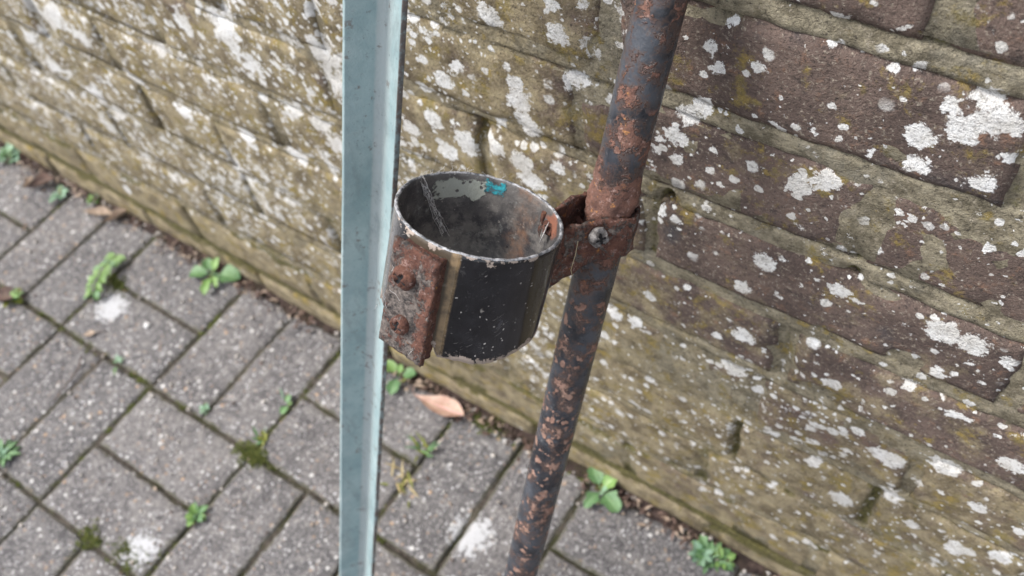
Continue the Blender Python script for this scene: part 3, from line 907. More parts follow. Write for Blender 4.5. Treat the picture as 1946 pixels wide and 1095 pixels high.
def rosette(mat, n_, l0, l1, w_, pitch, shape, stalk, a0=0.0, a1=6.28, base=(0, 0, 0.002)):
    out = []
    for i in range(n_):
        a = a0 + (a1 - a0) * (i + random.uniform(-0.25, 0.25)) / max(1, n_)
        l = random.uniform(l0, l1)
        out.append((mat, base, a, l, l * w_ * random.uniform(0.85, 1.15), pitch + random.uniform(-0.2, 0.25), random.uniform(0.5, 1.2), shape, stalk))
    return out


# image right is about (0.83, 0.55), image down about (0.4, -0.71): angles below are in plan
Lm = LEAFM
weed(-0.589, 0.194, 'pale green seedling tuft below the wall at the far left edge', rosette(Lm['pale'], 11, 0.022, 0.040, 0.55, 0.6, 'ovate', 0.35) + rosette(Lm['mid'], 5, 0.02, 0.035, 0.4, 0.9, 'ovate', 0.3))
weed(-0.426, 0.182, 'small pale weed between two heaps of brown debris', rosette(Lm['pale'], 8, 0.014, 0.028, 0.6, 0.6, 'round', 0.3))
weed(-0.358, 0.200, 'tiny green seedling against the wall beside dry curled leaves', rosette(Lm['lime'], 5, 0.010, 0.018, 0.5, 0.8, 'ovate', 0.3))
dw = weed(-0.215, 0.112, 'lime green toothed weed sprawling over the white splashed paver', [])
for k in range(13):       # a sprawling shoot: pairs of toothed leaflets along a curved stem
    t = k / 12
    c = Vector((-0.010 + 0.030 * t - 0.045 * (t ** 2) * 0 , 0.028 - 0.075 * t, 0.010 + 0.012 * math.sin(3.1 * t)))
    for sg in (-1, 1):
        leaf(dw, Lm['lime'] if random.random() < 0.8 else Lm['mid'], c, -1.2 + sg * random.uniform(0.7, 1.2), random.uniform(0.013, 0.022), random.uniform(0.009, 0.014), 0.25, 0.8, 'tooth', 0.15)
m_ = MB(); m_.tube([dw.location + Vector((-0.010 + 0.030 * t, 0.028 - 0.075 * t, 0.008 + 0.012 * math.sin(3.1 * t))) for t in [i / 8 for i in range(9)]], 0.0011, 6); m_.build('stem', M_STEM, dw)
weed(-0.058, 0.190, 'broad leaved green weed at the wall foot with leaves hanging over the kerb of soil', [
    (Lm['mid'], (0, 0, 0.006), 3.6, 0.042, 0.034, 0.35, 0.7, 'round', 0.25), (Lm['lime'], (0, 0, 0.006), -1.1, 0.046, 0.020, 0.5, 1.0, 'ovate', 0.3),
    (Lm['mid'], (0, 0, 0.006), 0.35, 0.056, 0.038, 0.40, 0.8, 'round', 0.35), (Lm['lime'], (0, 0, 0.006), 1.6, 0.034, 0.018, 0.9, 0.6, 'ovate', 0.3),
    (Lm['mid'], (0, 0, 0.006), 2.6, 0.036, 0.022, 0.5, 0.6, 'ovate', 0.3), (Lm['lime'], (0, 0, 0.006), -0.5, 0.034, 0.014, 0.5, 0.9, 'ovate', 0.3)])
weed(-0.100, -0.188, 'narrow leaved green rosette growing in a paving joint at the left edge', rosette(Lm['mid'], 12, 0.022, 0.036, 0.30, 0.5, 'lance', 0.15) + rosette(Lm['pale'], 5, 0.014, 0.024, 0.35, 0.9, 'lance', 0.1))
weed(-0.317, -0.008, 'small yellowing weed with a brown leaf in the joint at the left edge', rosette(Lm['olive'], 4, 0.018, 0.028, 0.6, 0.4, 'round', 0.2) + rosette(Lm['lime'], 4, 0.02, 0.034, 0.3, 0.8, 'lance', 0.1, 0.4, 2.2))
weed(0.207, -0.104, 'bright green seedling in the joint above the lower white splash', rosette(Lm['lime'], 5, 0.013, 0.022, 0.65, 0.6, 'round', 0.3) + rosette(Lm['mid'], 4, 0.014, 0.024, 0.45, 0.8, 'ovate', 0.25))
weed(0.198, 0.081, 'two leaved dark green seedling in a joint left of the teal bar', [(Lm['mid'], (0, 0, 0), 2.0, 0.017, 0.013, 0.5, 0.6, 'round', 0.25), (Lm['mid'], (0, 0, 0), -1.2, 0.019, 0.014, 0.5, 0.7, 'round', 0.25), (Lm['lime'], (0, 0, 0), 0.5, 0.012, 0.007, 0.8, 0.6, 'ovate', 0.2)])
weed(0.101, 0.016, 'tiny pale sprout in the joint below two upright pavers', rosette(Lm['pale'], 4, 0.008, 0.014, 0.6, 0.7, 'round', 0.2))
weed(-0.073, 0.004, 'tiny pale sprout in the mossy joint below the upper white splash', rosette(Lm['pale'], 4, 0.007, 0.013, 0.6, 0.7, 'round', 0.2))
weed(0.207, 0.026, 'small olive sprout in the mossy crossing of joints', rosette(Lm['olive'], 5, 0.008, 0.016, 0.5, 0.8, 'ovate', 0.2))
weed(0.310, 0.196, 'three leaved lime green weed at the wall foot just right of the teal bar', [
    (Lm['lime'], (0, 0, 0.006), 2.9, 0.034, 0.026, 0.5, 0.6, 'round', 0.3), (Lm['mid'], (0, 0, 0.006), 0.55, 0.030, 0.022, 0.5, 0.7, 'round', 0.35), (Lm['mid'], (0, 0, 0.006), -1.25, 0.036, 0.021, 0.35, 0.7, 'ovate', 0.25), (Lm['lime'], (0, 0, 0.006), 1.7, 0.02, 0.012, 0.9, 0.5, 'ovate', 0.3)])
weed(0.637, 0.196, 'four leaved bright green weed at the wall foot right of the rusty pole', [
    (Lm['mid'], (0, 0, 0.006), 2.45, 0.040, 0.024, 0.5, 0.7, 'ovate', 0.22), (Lm['lime'], (0, 0, 0.006), 1.15, 0.030, 0.024, 0.7, 0.6, 'round', 0.25),
    (Lm['mid'], (0, 0, 0.006), -0.40, 0.042, 0.029, 0.45, 0.8, 'round', 0.25), (Lm['mid'], (0, 0, 0.006), -1.75, 0.036, 0.018, 0.4, 0.8, 'ovate', 0.2),
    (Lm['pale'], (0, 0, 0.006), 0.4, 0.014, 0.008, 0.9, 0.6, 'ovate', 0.2), (Lm['pale'], (0, 0, 0.006), -1.0, 0.014, 0.008, 0.9, 0.6, 'ovate', 0.2)])
weed(0.790, 0.190, 'bushy green weed at the bottom edge under the wall', rosette(Lm['mid'], 13, 0.018, 0.036, 0.38, 0.6, 'tooth', 0.3) + rosette(Lm['pale'], 7, 0.014, 0.028, 0.5, 0.9, 'ovate', 0.3, base=(-0.012, -0.004, 0.002)) + rosette(Lm['lime'], 6, 0.014, 0.024, 0.4, 0.8, 'ovate', 0.3, base=(0.014, 0.004, 0.002)))
weed(0.442, 0.212, 'small green sprout rooted in the mossy bed joint behind the pole', rosette(Lm['lime'], 5, 0.008, 0.014, 0.6, 0.4, 'round', 0.2, -2.6, -0.4), z=0.318)
# grass and straw tufts
gt = empty('grass_tuft', (0.406, 0.126, 0)); tag(gt, 'small tuft of green grass blades in a joint right of the teal bar', 'grass')
for k in range(12):
    leaf(gt, Lm['mid' if k % 2 else 'olive'], (random.gauss(0, 0.006), random.gauss(0, 0.004), -0.004), random.uniform(0, 6.28), random.uniform(0.022, 0.040), 0.003, random.uniform(0.6, 1.2), random.uniform(0.3, 1.2), 'lance', 0.05)
st = empty('straw_tuft', (0.404, 0.078, 0)); tag(st, 'withered straw coloured tuft in the joint below the grass', 'dry grass')
for k in range(24):
    leaf(st, M_STRAW if k % 3 else Lm['olive'], (random.gauss(0, 0.008), random.gauss(0, 0.010), -0.003), random.uniform(0, 6.28), random.uniform(0.012, 0.032), 0.0026, random.uniform(0.1, 0.8), random.uniform(0.3, 1.0), 'lance', 0.05)


# ------------------------------------------------------------------ fallen leaves
def dead_leaf(name, x, y, z, az, length, width, mat, label, curl=0.5, cup=0.5, roll=0.0):
    d = Vector((math.cos(az), math.sin(az), 0)); s = Vector((-math.sin(az), math.cos(az), 0)); up = Vector((0, 0, 1))
    V, F, UVS = [], [], []
    N, K = 12, 6
    for i in range(N + 1):
        t = i / N
        wd = (math.sin(math.pi * t ** 1.5) ** 0.85 if 0 < t < 1 else 0.03) * (1 + 0.10 * nz(t * 11, x * 50, 3))
        for k in range(K + 1):
            o = -1 + 2 * k / K
            h = width / 2 * wd * (1 + 0.10 * nz(t * 7, o * 3, x * 9))
            zz = cup * h * o * o + curl * length * 0.5 * (t - 0.5) ** 2 + 0.0012 * nz(t * 9, o * 4, 2) + roll * o * h
            V.append(d * (t - 0.5) * length + s * h * o + up * zz); UVS.append((0.5 + o / 2, t))
    for i in range(N):
        for k in range(K):
            a = i * (K + 1) + k
            F.append((a, a + 1, a + K + 2, a + K + 1))
    b = len(V); V += [v - up * 0.0005 for v in V]; UVS += UVS[:]
    F += [tuple(q + b for q in reversed(f)) for f in F]
    o = mesh_obj(name, V, F, mat, None, loc=(x, y, z), uvs=UVS)
    tag(o, label, 'leaf')
    m_ = MB(); p0 = Vector((x, y, z)) + d * length * 0.49 + up * curl * length * 0.12
    m_.tube([p0, p0 + d * 0.008 - up * 0.002, p0 + d * 0.016 - up * 0.005], 0.0007, 5)
    m_.build('stalk', M_DRY, o)
    return o


dead_leaf('fallen_leaf', 0.389, 0.186, 0.010, 0.12, 0.080, 0.032, M_DEAD, 'pinkish tan dead leaf lying at the wall foot between bar and pole', 0.35, 0.45, -0.25)
dead_leaf('fallen_leaf', -0.474, 0.179, 0.006, 0.9, 0.052, 0.030, M_DRY, 'dark brown crumpled leaf near the far end of the wall foot', 0.8, 0.9)
dead_leaf('fallen_leaf', -0.497, 0.170, 0.006, 1.7, 0.030, 0.012, M_TAN, 'pale curled leaf scrap beside the dark brown crumpled leaf', 1.2, 0.9)
dead_leaf('fallen_leaf', -0.322, 0.183, 0.008, 0.35, 0.060, 0.018, M_TAN, 'tan curled leaf in the debris below the pale weed', 1.0, 1.4)
dead_leaf('fallen_leaf', -0.288, 0.192, 0.009, 1.15, 0.045, 0.014, M_TAN, 'narrow tan curled leaf touching the brick wall', 1.2, 1.5)
dead_leaf('fallen_leaf', -0.330, -0.012, 0.006, 0.5, 0.050, 0.030, M_DRY, 'brown curled leaf in the joint beside the yellowing weed', 0.6, 0.7)
dead_leaf('fallen_leaf', -0.150, 0.013, 0.004, 0.8, 0.020, 0.011, M_TAN, 'orange tan leaf scrap in the paving joint at the left', 0.5, 0.5)
# twig on a paver, left
m_ = MB()
m_.tube([Vector((-0.132 + 0.030 * t + 0.004 * math.sin(5 * t), -0.02 - 0.075 * t + 0.012 * math.sin(3 * t), 0.0030)) for t in [i / 8 for i in range(9)]], [0.0011] * 6 + [0.0008] * 3, 6)
tw = m_.build('twig', M_DRY, None, origin=(-0.12, -0.05, 0.003))
tag(tw, 'thin dark curved twig lying on a paver', 'twig')
# white pebble on the splashed paver
V = []; F = []
bm = bmesh.new(); bmesh.ops.create_icosphere(bm, subdivisions=2, radius=0.0048)
for v in bm.verts: v.co = v.co * (1 + 0.25 * nz(*(v.co * 200))); v.co.z *= 0.55
me = bpy.data.meshes.new('pebble'); bm.to_mesh(me); bm.free(); me.materials.append(M_WEB)
pb = bpy.data.objects.new('pebble', me); COL.objects.link(pb); pb.location = (-0.083, 0.071, 0.0030)
tag(pb, 'single white pebble on the paver beside the white splash', 'pebble')

# ------------------------------------------------------------------ teal angle bar
BT = Vector((0.538281, 0.145324, 0.744601)); BD = Vector((0.095783, 0.283176, 0.954273)).normalized()
BF = BT - BD * (BT.z / BD.z)
wv_ = (CAM - (BT + BF) / 2); wv_ = (wv_ - BD * wv_.dot(BD)).normalized()      # faces the open side of the angle
sv_ = BD.cross(wv_).normalized()
if sv_.dot(RIGHT) < 0: sv_ = -sv_
AL = R_(22); LEG, TH, FR = 0.0262, 0.0042, 0.0058
dl = -sv_ * math.cos(AL) + wv_ * math.sin(AL)      # along the left leg
dr = sv_ * math.sin(AL) + wv_ * math.cos(AL)       # along the right leg
prof = []                                          # (a along left leg, b along right leg): inside face first
er = 0.0009
prof += [(LEG - er, TH * 0 + 0.0), (LEG - er * 0.3, -er * 0.3), (LEG, -er)]
prof = [(LEG, -TH + er), (LEG, -er), (LEG - er * 0.3, -er * 0.3), (LEG - er, 0.0)]
prof += [(LEG * 0.62, 0.0), (FR * 1.1, 0.0)]
for k in range(1, 7):
    a = math.pi / 2 * k / 6
    prof.append((FR - FR * math.sin(a), FR - FR * math.cos(a)))
prof += [(0.0, FR * 1.1), (0.0, LEG * 0.62), (0.0, LEG - er), (-er * 0.3, LEG - er * 0.3), (-er, LEG), (-TH + er, LEG), (-TH + er * 0.3, LEG - er * 0.3), (-TH, LEG - er), (-TH, 0.0), (-TH, -TH + er), (-TH + er * 0.3, -TH + er * 0.3), (-TH + er, -TH), (LEG - er, -TH), (LEG - er * 0.3, -TH + er * 0.3)]
nP = len(prof)
worn_p = [0.0] * nP
rim_p = [0.0] * nP
for i, (a, b) in enumerate(prof):
    if 0 <= a <= FR and 0 <= b <= FR * 1.2 and (a < FR * 0.95): worn_p[i] = 0.75
    if b >= LEG - er * 1.5 and a <= -er * 0.2: rim_p[i] = 1.0
    if a >= LEG - er * 1.2 and b < -er * 0.9: rim_p[i] = 0.15; 
BL = 1.03                                            # from its foot to where it leans on the wall
nb = 150
V, F, aw, ar = [], [], [], []
b_off = BD * 0.0
for i in range(nb + 1):
    t = BL * i / nb
    for k, (a, b) in enumerate(prof):
        j = 0.00016 * nz(t * 40, k * 1.3, 0) + 0.0005 * nz(t * 7, 3.0, 1.0)
        V.append(BF + BD * t + dl * (a + j) + dr * (b + j * 0.7)); aw.append(worn_p[k]); ar.append(rim_p[k])
for i in range(nb):
    for k in range(nP):
        k2 = (k + 1) % nP
        F.append((i * nP + k, i * nP + k2, (i + 1) * nP + k2, (i + 1) * nP + k))
F.append(tuple(range(nP))[::-1]); F.append(tuple(nb * nP + k for k in range(nP)))
# the foot stands on the paving: lift so that the lowest corner touches it; the head rests against the bricks
lift = -min(v.z for v in V) + 0.0008
V = [v + Vector((0, 0, lift)) if i < nP else v + Vector((0, 0, lift * (1 - (i // nP) / nb) if lift > 0 else 0)) for i, v in enumerate(V)]
bar = mesh_obj('angle_bar', [v - BF for v in V], F, M_TEAL, None, loc=BF, attrs={'worn': aw, 'rim': ar}, smooth=True)
bm = bmesh.new(); bm.from_mesh(bar.data); bmesh.ops.recalc_face_normals(bm, faces=bm.faces); bm.to_mesh(bar.data); bm.free()
tag(bar, 'pale teal painted steel angle bar leaning against the wall', 'metal bar')

# ------------------------------------------------------------------ rusty pole with clamp and cup
PF = Vector((0.669, -0.116, 0.0)); PT = Vector((0.704, 0.190, 0.769))
PA = (PT - PF).normalized(); PR = 0.01445
BC = Vector((0.698, 0.135, 0.632)); BC = PF + PA * (BC - PF).dot(PA)
KC = Vector((0.65254, 0.070554, 0.685314)); CA = Vector((0.057792, 0.448705, 0.891809)).normalized(); CR = 0.0499
stand = empty('pole_holder', PF)
tag(stand, 'rusty black pole leaning on the wall with a black cup clamped to its side', 'pole')

PL = 0.862
h1 = PA.orthogonal().normalized(); h2 = PA.cross(h1)
V, F, ar, ad = [], [], [], []
NL, NC = 300, 40
tc = (BC - PF).dot(PA)
for i in range(NL + 1):
    t = PL * i / NL
    near = math.exp(-((t - tc - 0.020) / 0.020) ** 2)
    amt = -0.012 * sst(0.75, 0.45, t) + 0.022 + 0.17 * near + 0.035 * math.exp(-((t - tc - 0.075) / 0.05) ** 2)
    for k in range(NC):
        a = 2 * math.pi * k / NC
        dr_ = h1 * math.cos(a) + h2 * math.sin(a)
        r = PR + 0.00022 * fbm(t * 90, math.cos(a) * 2, math.sin(a) * 2, 3)
        r += near * 0.0030 * max(0.0, 0.30 + fbm(t * 190, math.cos(a) * 3.5, math.sin(a) * 3.5, 5))
        V.append(PA * t + dr_ * r); ar.append(amt); ad.append(0.08 + 0.30 * sst(tc - 0.02, tc - 0.10, t))
for i in range(NL):
    for k in range(NC):
        k2 = (k + 1) % NC
        F.append((i * NC + k, i * NC + k2, (i + 1) * NC + k2, (i + 1) * NC + k))
F.append(tuple(range(NC))[::-1]); F.append(tuple(NL * NC + k for k in range(NC)))
zmin = min(v.z for v in V)
V = [v if i >= NC else Vector((v.x, v.y, v.z)) for i, v in enumerate(V)]
pole = mesh_obj('pole', [v - PA * 0 for v in V], F, M_POLE, stand, attrs={'rust': ar, 'dots': ad})
# cut the foot square to the ground: everything below the paving is flattened onto it
for v in pole.data.vertices:
    if v.co.z < 0.0008: v.co.z = 0.0008

# clamp strap: two ears from the cup, wrapped round the pole
hh = (KC - CA * 0.028) - BC; hh = hh - PA * hh.dot(PA); DIST = hh.length; hh.normalize()
ff = PA.cross(hh).normalized()
if ff.dot(CAM - BC) < 0: ff = -ff
RR = PR + 0.0022
TH0 = R_(48)
path = []           # (h, f, zTop, zBot)
end_h = DIST - CR * 0.955
for k in range(11):
    q = k / 10
    h_ = end_h + (RR * math.cos(TH0) - end_h) * q
    f_ = 0.0135 + (RR * math.sin(TH0) - 0.0135) * q
    path.append((h_, f_, 0.0125 + 0.002 * q, -0.0330 + 0.0185 * (q ** 0.8)))
for k in range(1, 30):
    a = TH0 + (2 * math.pi - 2 * TH0) * k / 30
    path.append((RR * math.cos(a), RR * math.sin(a), 0.0145, -0.0145))
for k in range(11):
    q = k / 10
    h_ = RR * math.cos(TH0) + (end_h - RR * math.cos(TH0)) * q
    f_ = -RR * math.sin(TH0) + (RR * math.sin(TH0) - 0.0030) * sst(0.0, 0.8, q)
    path.append((h_, f_, 0.0145 + 0.0030 * math.sin(math.pi * min(1, q * 1.1 + 0.1)), -0.0145 - 0.0185 * q))
NZ = 16
TS = 0.0029
def strap_pt(i, z, off):
    h_, f_, _, _ = path[i]
    a = path[max(0, i - 1)]; b = path[min(len(path) - 1, i + 1)]
    tx, ty = b[0] - a[0], b[1] - a[1]; l = math.hypot(tx, ty)
    nx_, ny_ = -ty / l, tx / l                 # left normal
    # outward is away from the pole/gap
    if nx_ * (h_ - 0.012) + ny_ * f_ < 0: nx_, ny_ = -nx_, -ny_
    h2_, f2_ = h_ + nx_ * off, f_ + ny_ * off
    return BC + hh * h2_ + ff * f2_ + PA * z
V, F = [], []
for i in range(len(path)):
    zt, zb = path[i][2], path[i][3]
    for s in (0, 1):
        for k in range(NZ + 1):
            q = k / NZ
            z = zt + (zb - zt) * q
            ed = min(q, 1 - q)
            w_ = 0.0011 * fbm(i * 0.35, q * 4 + s * 9, 2.2, 4) + 0.0013 * max(0, fbm(i * 0.8, q * 9, 5.0 + s, 4))
            zz = z + 0.0018 * fbm(i * 0.5, s * 3, 8.8 + (0 if q < 0.5 else 4), 3) * (1 if ed < 0.2 else 0.3)
            V.append(strap_pt(i, zz, (TS if s else 0.0) + w_ * (1 if s else -0.4) - (0.0007 if ed < 0.01 else 0)))
n2 = NZ + 1; n4 = 2 * n2
for i in range(len(path) - 1):
    for s in (0, 1):
        for k in range(NZ):
            a = i * n4 + s * n2 + k
            F.append((a, a + 1, a + n4 + 1, a + n4) if s else (a, a + n4, a + n4 + 1, a + 1))
    for k in (0, NZ):
        a = i * n4 + k
        F.append((a, a + n2, a + n4 + n2, a + n4))
for i in (0, len(path) - 1):
    for k in range(NZ):
        a = i * n4 + k
        F.append((a, a + 1, a + 1 + n2, a + n2))
strap = mesh_obj('clamp_strap', [v - PF for v in V], F, M_STRAP, stand)
strap['label'] = 'thickly rusted strap wrapped round the pole and reaching to the cup'
bm = bmesh.new(); bm.from_mesh(strap.data); bmesh.ops.recalc_face_normals(bm, faces=bm.faces); bm.to_mesh(strap.data); bm.free()


def screw_head(name, c, axis, up, rad, mat, parent, dome=0.45, recess=True, jit=0.12, seed=1):
    """a pan head with a cross recess sunk into it"""
    axis = axis.normalized(); ux = (up - axis * up.dot(axis)).normalized(); uy = axis.cross(ux)
    V, F = [], []
    NR, NA = 9, 36
    for i in range(NR + 1):
        q = i / NR
        r = rad * q
        for k in range(NA):
            a = 2 * math.pi * k / NA
            x, y = r * math.cos(a), r * math.sin(a)
            z = rad * dome * (1 - q ** 2.6) + rad * 0.28
            rrx = 1 + jit * fbm(math.cos(a) * 1.5, math.sin(a) * 1.5, seed + q, 3)
            z += rad * jit * 0.9 * fbm(x / rad * 2.2, y / rad * 2.2, seed, 3)
            if recess:
                arm = 0.60 * rad; wd = 0.19 * rad
                ins = (abs(x) < wd and abs(y) < arm) or (abs(y) < wd and abs(x) < arm)
                if ins: z -= rad * 0.42
            V.append(c + (ux * x + uy * y) * rrx + axis * z)
    for k in range(NA):
        a = 2 * math.pi * k / NA
        V.append(c + (ux * math.cos(a) + uy * math.sin(a)) * rad * 1.0 - axis * rad * 0.35)
    for i in range(NR + 1):
        for k in range(NA):
            k2 = (k + 1) % NA
            F.append((i * NA + k, i * NA + k2, (i + 1) * NA + k2, (i + 1) * NA + k)[::-1])
    o = mesh_obj(name, [v - PF for v in V], F, mat, parent, smooth=True)
    bm = bmesh.new(); bm.from_mesh(o.data); bmesh.ops.recalc_face_normals(bm, faces=bm.faces); bm.to_mesh(o.data); bm.free()
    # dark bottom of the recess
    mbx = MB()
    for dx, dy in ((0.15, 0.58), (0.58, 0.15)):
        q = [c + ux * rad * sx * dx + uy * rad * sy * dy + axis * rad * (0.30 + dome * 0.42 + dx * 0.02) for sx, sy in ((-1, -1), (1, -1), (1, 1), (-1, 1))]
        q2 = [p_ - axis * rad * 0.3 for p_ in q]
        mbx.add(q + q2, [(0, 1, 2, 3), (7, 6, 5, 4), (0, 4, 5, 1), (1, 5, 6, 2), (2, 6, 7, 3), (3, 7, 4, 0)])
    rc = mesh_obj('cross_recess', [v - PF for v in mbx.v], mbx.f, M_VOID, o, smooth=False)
    return o


bp = BC + hh * 0.0185 + ff * (0.0160 + TS) + PA * 0.0055
bolt = screw_head('bolt', bp, ff + 0.15 * PA, PA + hh * 0.3, 0.0063, M_ZINC, stand, 0.40, True, 0.38, 3)
bolt['label'] = 'pale corroded bolt head with a dark cross recess'
mn = MB(); mn.tube([bp + ff * 0.001 - PA * 0.003, bp + ff * 0.006 - PA * 0.0045 - hh * 0.004], [0.0011, 0.0008], 8)
mn.build('bolt_tip', M_SCREW, stand)
# the tail of the bolt behind the rear ear
mn = MB(); pb_ = BC + hh * 0.0165 - ff * 0.022
mn.tube([pb_ + ff * 0.04, pb_, pb_ - ff * 0.004], 0.0024, 10)
mn.build('bolt_shank', M_SCREW, stand)

# the cup: an open length of tube, broken along its foot
ex = (RIGHT - CA * RIGHT.dot(CA)).normalized(); ey = CA.cross(ex)
if ey.dot(FWD) < 0: ey = -ey
CL = 0.0725; WT = 0.0023
def cup_len(t):
    d = math.degrees(t) % 360
    l = CL + 0.0022 * fbm(math.cos(t) * 3, math.sin(t) * 3, 1.0, 4)
    if 180 < d < 253: l -= 0.0080
    elif 253 <= d < 257: l -= 0.0080 * (1 - (d - 253) / 4)
    if 285 < d < 350: l -= 0.0040 * sst(285, 330, d)
    return l
NT, NV = 200, 26
V, F, MI, UVS = [], [], [], []
def cp(t, r, s): return KC + (ex * math.cos(t) + ey * math.sin(t)) * r - CA * s
ring = []
prof_c = []
for j in range(NV + 1): prof_c.append(('o', j / NV))
for j in range(NV + 1): prof_c.append(('i', 1 - j / NV))
prof_c.append(('r', 0.0)); prof_c.append(('r', 0.5)); prof_c.append(('r', 1.0))
for i in range(NT + 1):
    t = 2 * math.pi * i / NT
    L_ = cup_len(t)
    rimj = 0.0005 * fbm(math.cos(t) * 9, math.sin(t) * 9, 4.0, 4)
    for kind, q in prof_c:
        if kind == 'o':
            s = 0.0008 + rimj + (L_ - 0.0008) * q; r = CR
        elif kind == 'i':
            s = 0.0008 + rimj + (L_ - 0.0008) * q; r = CR - WT
        else:
            s = rimj + (0.0003 if q != 0.5 else 0.0)
            r = CR - WT + 0.0005 + (WT - 0.001) * q
        r *= 1 + 0.004 * math.cos(2 * t + 0.6)
        V.append(cp(t, r, s)); UVS.append((i / NT, q if kind != 'r' else 0.0))
npf = len(prof_c)
for i in range(NT):
    for k in range(npf):
        k2 = (k + 1) % npf
        F.append((i * npf + k, (i + 1) * npf + k, (i + 1) * npf + k2, i * npf + k2))
        a, b = prof_c[k][0], prof_c[k2][0]
        MI.append(0 if a == b == 'o' else 1 if a == b == 'i' else 0 if (a, b) == ('o', 'i') else 2)
cup = mesh_obj('cup', [v - PF for v in V], F, [M_OUT, M_IN, M_RIM], stand, mi=MI, uvs=UVS)
cup['label'] = 'open black tube cup with a worn pale rim and chipped foot'
bm = bmesh.new(); bm.from_mesh(cup.data); bmesh.ops.remove_doubles(bm, verts=bm.verts, dist=1e-6); bmesh.ops.recalc_face_normals(bm, faces=bm.faces); bm.to_mesh(cup.data); bm.free()

# rusty rivet inside the right wall, with a flake of paint standing off it
rt = R_(22)
cin = -(ex * math.cos(rt) + ey * math.sin(rt))
screw_head('rivet', cp(rt, CR - WT, 0.0125), cin, CA, 0.0046, M_STRAP, stand, 0.3, False, 0.5, 9)
fl = MB(); c0 = cp(rt - 0.05, CR - WT - 0.002, 0.013)
a_ = ex * -math.sin(rt) + ey * math.cos(rt)
for dd in (0, 0.0004):
    pass
P_ = [c0 + a_ * 0.0005 + CA * 0.006, c0 + a_ * 0.0022 + CA * 0.0015, c0 - CA * 0.0085 + cin * 0.003, c0 - a_ * 0.0022 + cin * 0.0028, c0 - a_ * 0.0012 + CA * 0.0030 + cin * 0.002]
fl.add(P_ + [p_ - cin * 0.0005 for p_ in P_], [(0, 1, 2, 3, 4), (9, 8, 7, 6, 5)] + [(i, 5 + i, 5 + (i + 1) % 5, (i + 1) % 5) for i in range(5)])
fl.build('paint_flake', M_WEB, stand, smooth=False)

# side plate with two screws
pt_ = R_(-127)
pc_dir = ex * math.cos(pt_) + ey * math.sin(pt_)
ptan = -ex * math.sin(pt_) + ey * math.cos(pt_)
if ptan.dot(RIGHT) < 0: ptan = -ptan
PW, PH, PT_ = 0.0335, 0.0715, 0.0034
PO = KC + pc_dir * (CR + 0.0050) - CA * (0.0045 + PH / 2) + ptan * 0.0014
def slab(name, c, ax_, ay_, az_, sx, sy, sz, mat, parent, rough, seed, n_=(16, 28, 3)):
    V, F, EA = [], [], []
    idx = {}
    nx_, ny_, nz_ = n_
    def vid(i, j, k):
        key = (i, j, k)
        if key not in idx:
            u, v, w_ = 2 * i / nx_ - 1, 2 * j / ny_ - 1, 2 * k / nz_ - 1
            e = min(1 - abs(u), (1 - abs(v)) * sy / sx)
            p_ = Vector((u * sx / 2, v * sy / 2, w_ * sz / 2))
            if e < 0.01: p_.z *= 0.72
            nv = rough * fbm(u * 3 + seed, v * 6, w_ * 1.0, 4)
            if w_ > 0.9: p_.z += nv * 1.3 + rough * 1.6 * max(0.0, fbm(u * 5, v * 9, seed + 3.3, 4))
            if e < 0.01:
                p_.x += rough * 0.8 * fbm(v * 9, seed, w_, 3); p_.y += rough * 0.8 * fbm(u * 7, seed + 4, w_, 3)
            idx[key] = len(V)
            EA.append(0.10 * max(sst(0.15, 0.9, u), sst(0.45, 1.0, v), 0.5 * sst(-0.4, -1.0, v)) - 0.03)
            p_.z += 0.0012 * sst(0.55, 0.9, u) * (1 if w_ > 0.9 else 0) * (0.5 + nv / rough)
            V.append(c + ax_ * p_.x + ay_ * p_.y + az_ * p_.z)
        return idx[key]
    for i in range(nx_):
        for j in range(ny_):
            F.append((vid(i, j, nz_), vid(i + 1, j, nz_), vid(i + 1, j + 1, nz_), vid(i, j + 1, nz_)))
            F.append((vid(i, j, 0), vid(i, j + 1, 0), vid(i + 1, j + 1, 0), vid(i + 1, j, 0)))
    for k in range(nz_):
        for i in range(nx_):
            F.append((vid(i, 0, k), vid(i + 1, 0, k), vid(i + 1, 0, k + 1), vid(i, 0, k + 1)))
            F.append((vid(i, ny_, k), vid(i, ny_, k + 1), vid(i + 1, ny_, k + 1), vid(i + 1, ny_, k)))
        for j in range(ny_):
            F.append((vid(0, j, k), vid(0, j, k + 1), vid(0, j + 1, k + 1), vid(0, j + 1, k)))
            F.append((vid(nx_, j, k), vid(nx_, j + 1, k), vid(nx_, j + 1, k + 1), vid(nx_, j, k + 1)))
    o = mesh_obj(name, [v - PF for v in V], F, mat, parent, attrs={'edge': EA})
    bm = bmesh.new(); bm.from_mesh(o.data); bmesh.ops.recalc_face_normals(bm, faces=bm.faces); bm.to_mesh(o.data); bm.free()
    return o
plate = slab('side_plate', PO, ptan, CA, pc_dir, PW, PH, PT_, M_PLATE, stand, 0.00055, 2.0, (22, 40, 3))
plate['label'] = 'rusty flat plate held on the cup by two screws'
# packing piece between plate and tube, set back from the plate's edge
slab('packing_piece', PO - pc_dir * (PT_ / 2 + 0.0046) + ptan * 0.0012 - CA * 0.0005, ptan, CA, pc_dir, PW * 0.80, PH * 0.97, 0.0090, M_SPACER, stand, 0.0010, 6.0, (12, 24, 4))
s1 = PO + pc_dir * (PT_ / 2 + 0.0008) + CA * 0.0165 - ptan * 0.004
s2 = PO + pc_dir * (PT_ / 2 + 0.0008) - CA * 0.0155 - ptan * 0.0015
screw_head('screw', s1, pc_dir, CA + 0.5 * ptan, 0.0072, M_SCREW, plate, 0.62, True, 0.13, 5)
screw_head('screw', s2, pc_dir, CA + 0.2 * ptan, 0.0060, M_SCREW, plate, 0.66, True, 0.13, 8)

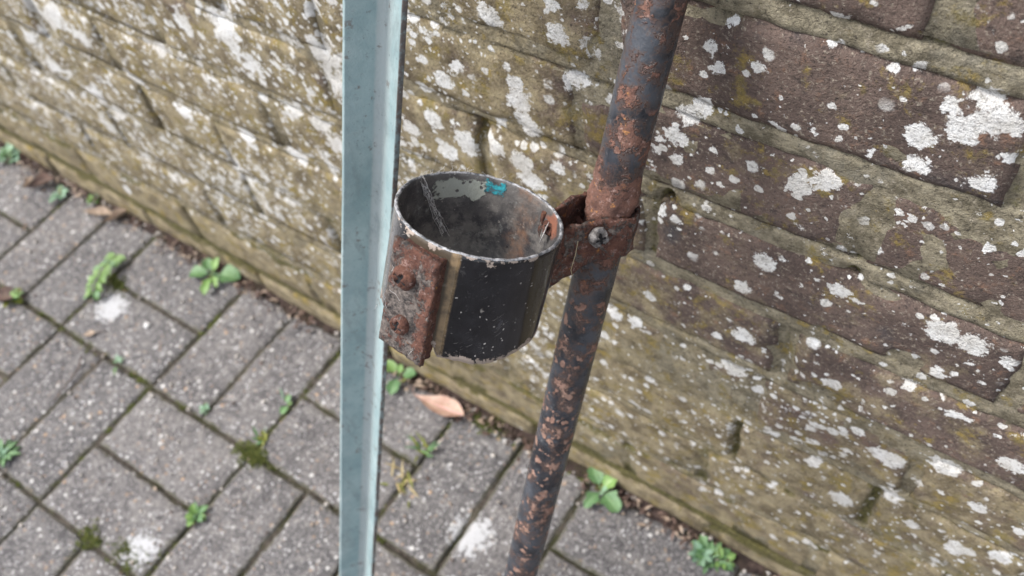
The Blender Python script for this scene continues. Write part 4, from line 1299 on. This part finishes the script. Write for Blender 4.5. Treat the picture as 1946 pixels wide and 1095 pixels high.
# cobwebs: threads inside the left of the cup, over the plate and along the rim
web = MB()
def thread(p, q, sag, r=0.00013, n_=6):
    p, q = Vector(p), Vector(q)
    web.tube([p.lerp(q, i / n_) - Vector((0, 0, 1)) * sag * math.sin(math.pi * i / n_) + Vector((random.gauss(0, 0.0004), random.gauss(0, 0.0004), random.gauss(0, 0.0004))) for i in range(n_ + 1)], r, 4, cap=False)
wa = cp(R_(141), CR - WT - 0.0005, 0.001); wb = cp(R_(118), CR - WT - 0.010, 0.036)
for k in range(8):
    thread(wa + Vector((random.gauss(0, 0.0016), random.gauss(0, 0.0016), random.gauss(0, 0.0008))), wb + Vector((random.gauss(0, 0.0022), random.gauss(0, 0.0016), random.gauss(0, 0.003))), random.uniform(-0.001, 0.002), random.choice([0.00007, 0.00010, 0.00014]), 12)
for k in range(40):          # dust caught along it
    q = random.random() ** 0.8; c = wa.lerp(wb, q) + Vector((random.gauss(0, 0.0012), random.gauss(0, 0.0012), random.gauss(0, 0.001)))
    d = (wb - wa).normalized() * random.uniform(0.0006, 0.0022)
    thread(c, c + d + Vector((random.gauss(0, 0.0004), random.gauss(0, 0.0004), random.gauss(0, 0.0004))), 0, random.choice([0.00016, 0.00026, 0.00038]), 3)
for k in range(26):          # fluff along the far rim
    t = R_(random.uniform(70, 165)); p_ = cp(t, CR - 0.001, 0.0002)
    thread(p_, p_ + CA * random.uniform(0.0004, 0.0035) + Vector((random.gauss(0, 0.0025), random.gauss(0, 0.0025), 0)), -0.0005, 0.00010, 4)
for k in range(5):          # hairs on the plate and its left edge
    a0 = PO + pc_dir * (PT_ / 2 + 0.0012) + ptan * random.uniform(-0.022, 0.012) + CA * random.uniform(-0.034, 0.030)
    thread(a0, a0 + ptan * random.gauss(0, 0.007) + CA * random.gauss(0, 0.009) + pc_dir * random.uniform(0, 0.002), 0, 0.00008, 5)
wo_ = web.build('cobweb', M_WEB, stand)
wo_['kind'] = 'stuff'
wo_['label'] = 'dusty cobweb threads inside the cup and on the plate'
fb = MB()                     # a dry straw hanging down the strap
q0 = BC + hh * (DIST - CR - 0.011) + ff * 0.0196 + PA * 0.006
fb.tube([q0, q0 - PA * 0.010 + hh * 0.0004 + ff * 0.001, q0 - PA * 0.021 + hh * 0.0012 + ff * 0.001, q0 - PA * 0.026 - hh * 0.001 + ff * 0.0008], 0.00028, 6)
fb.build('straw', M_FIBRE, stand)
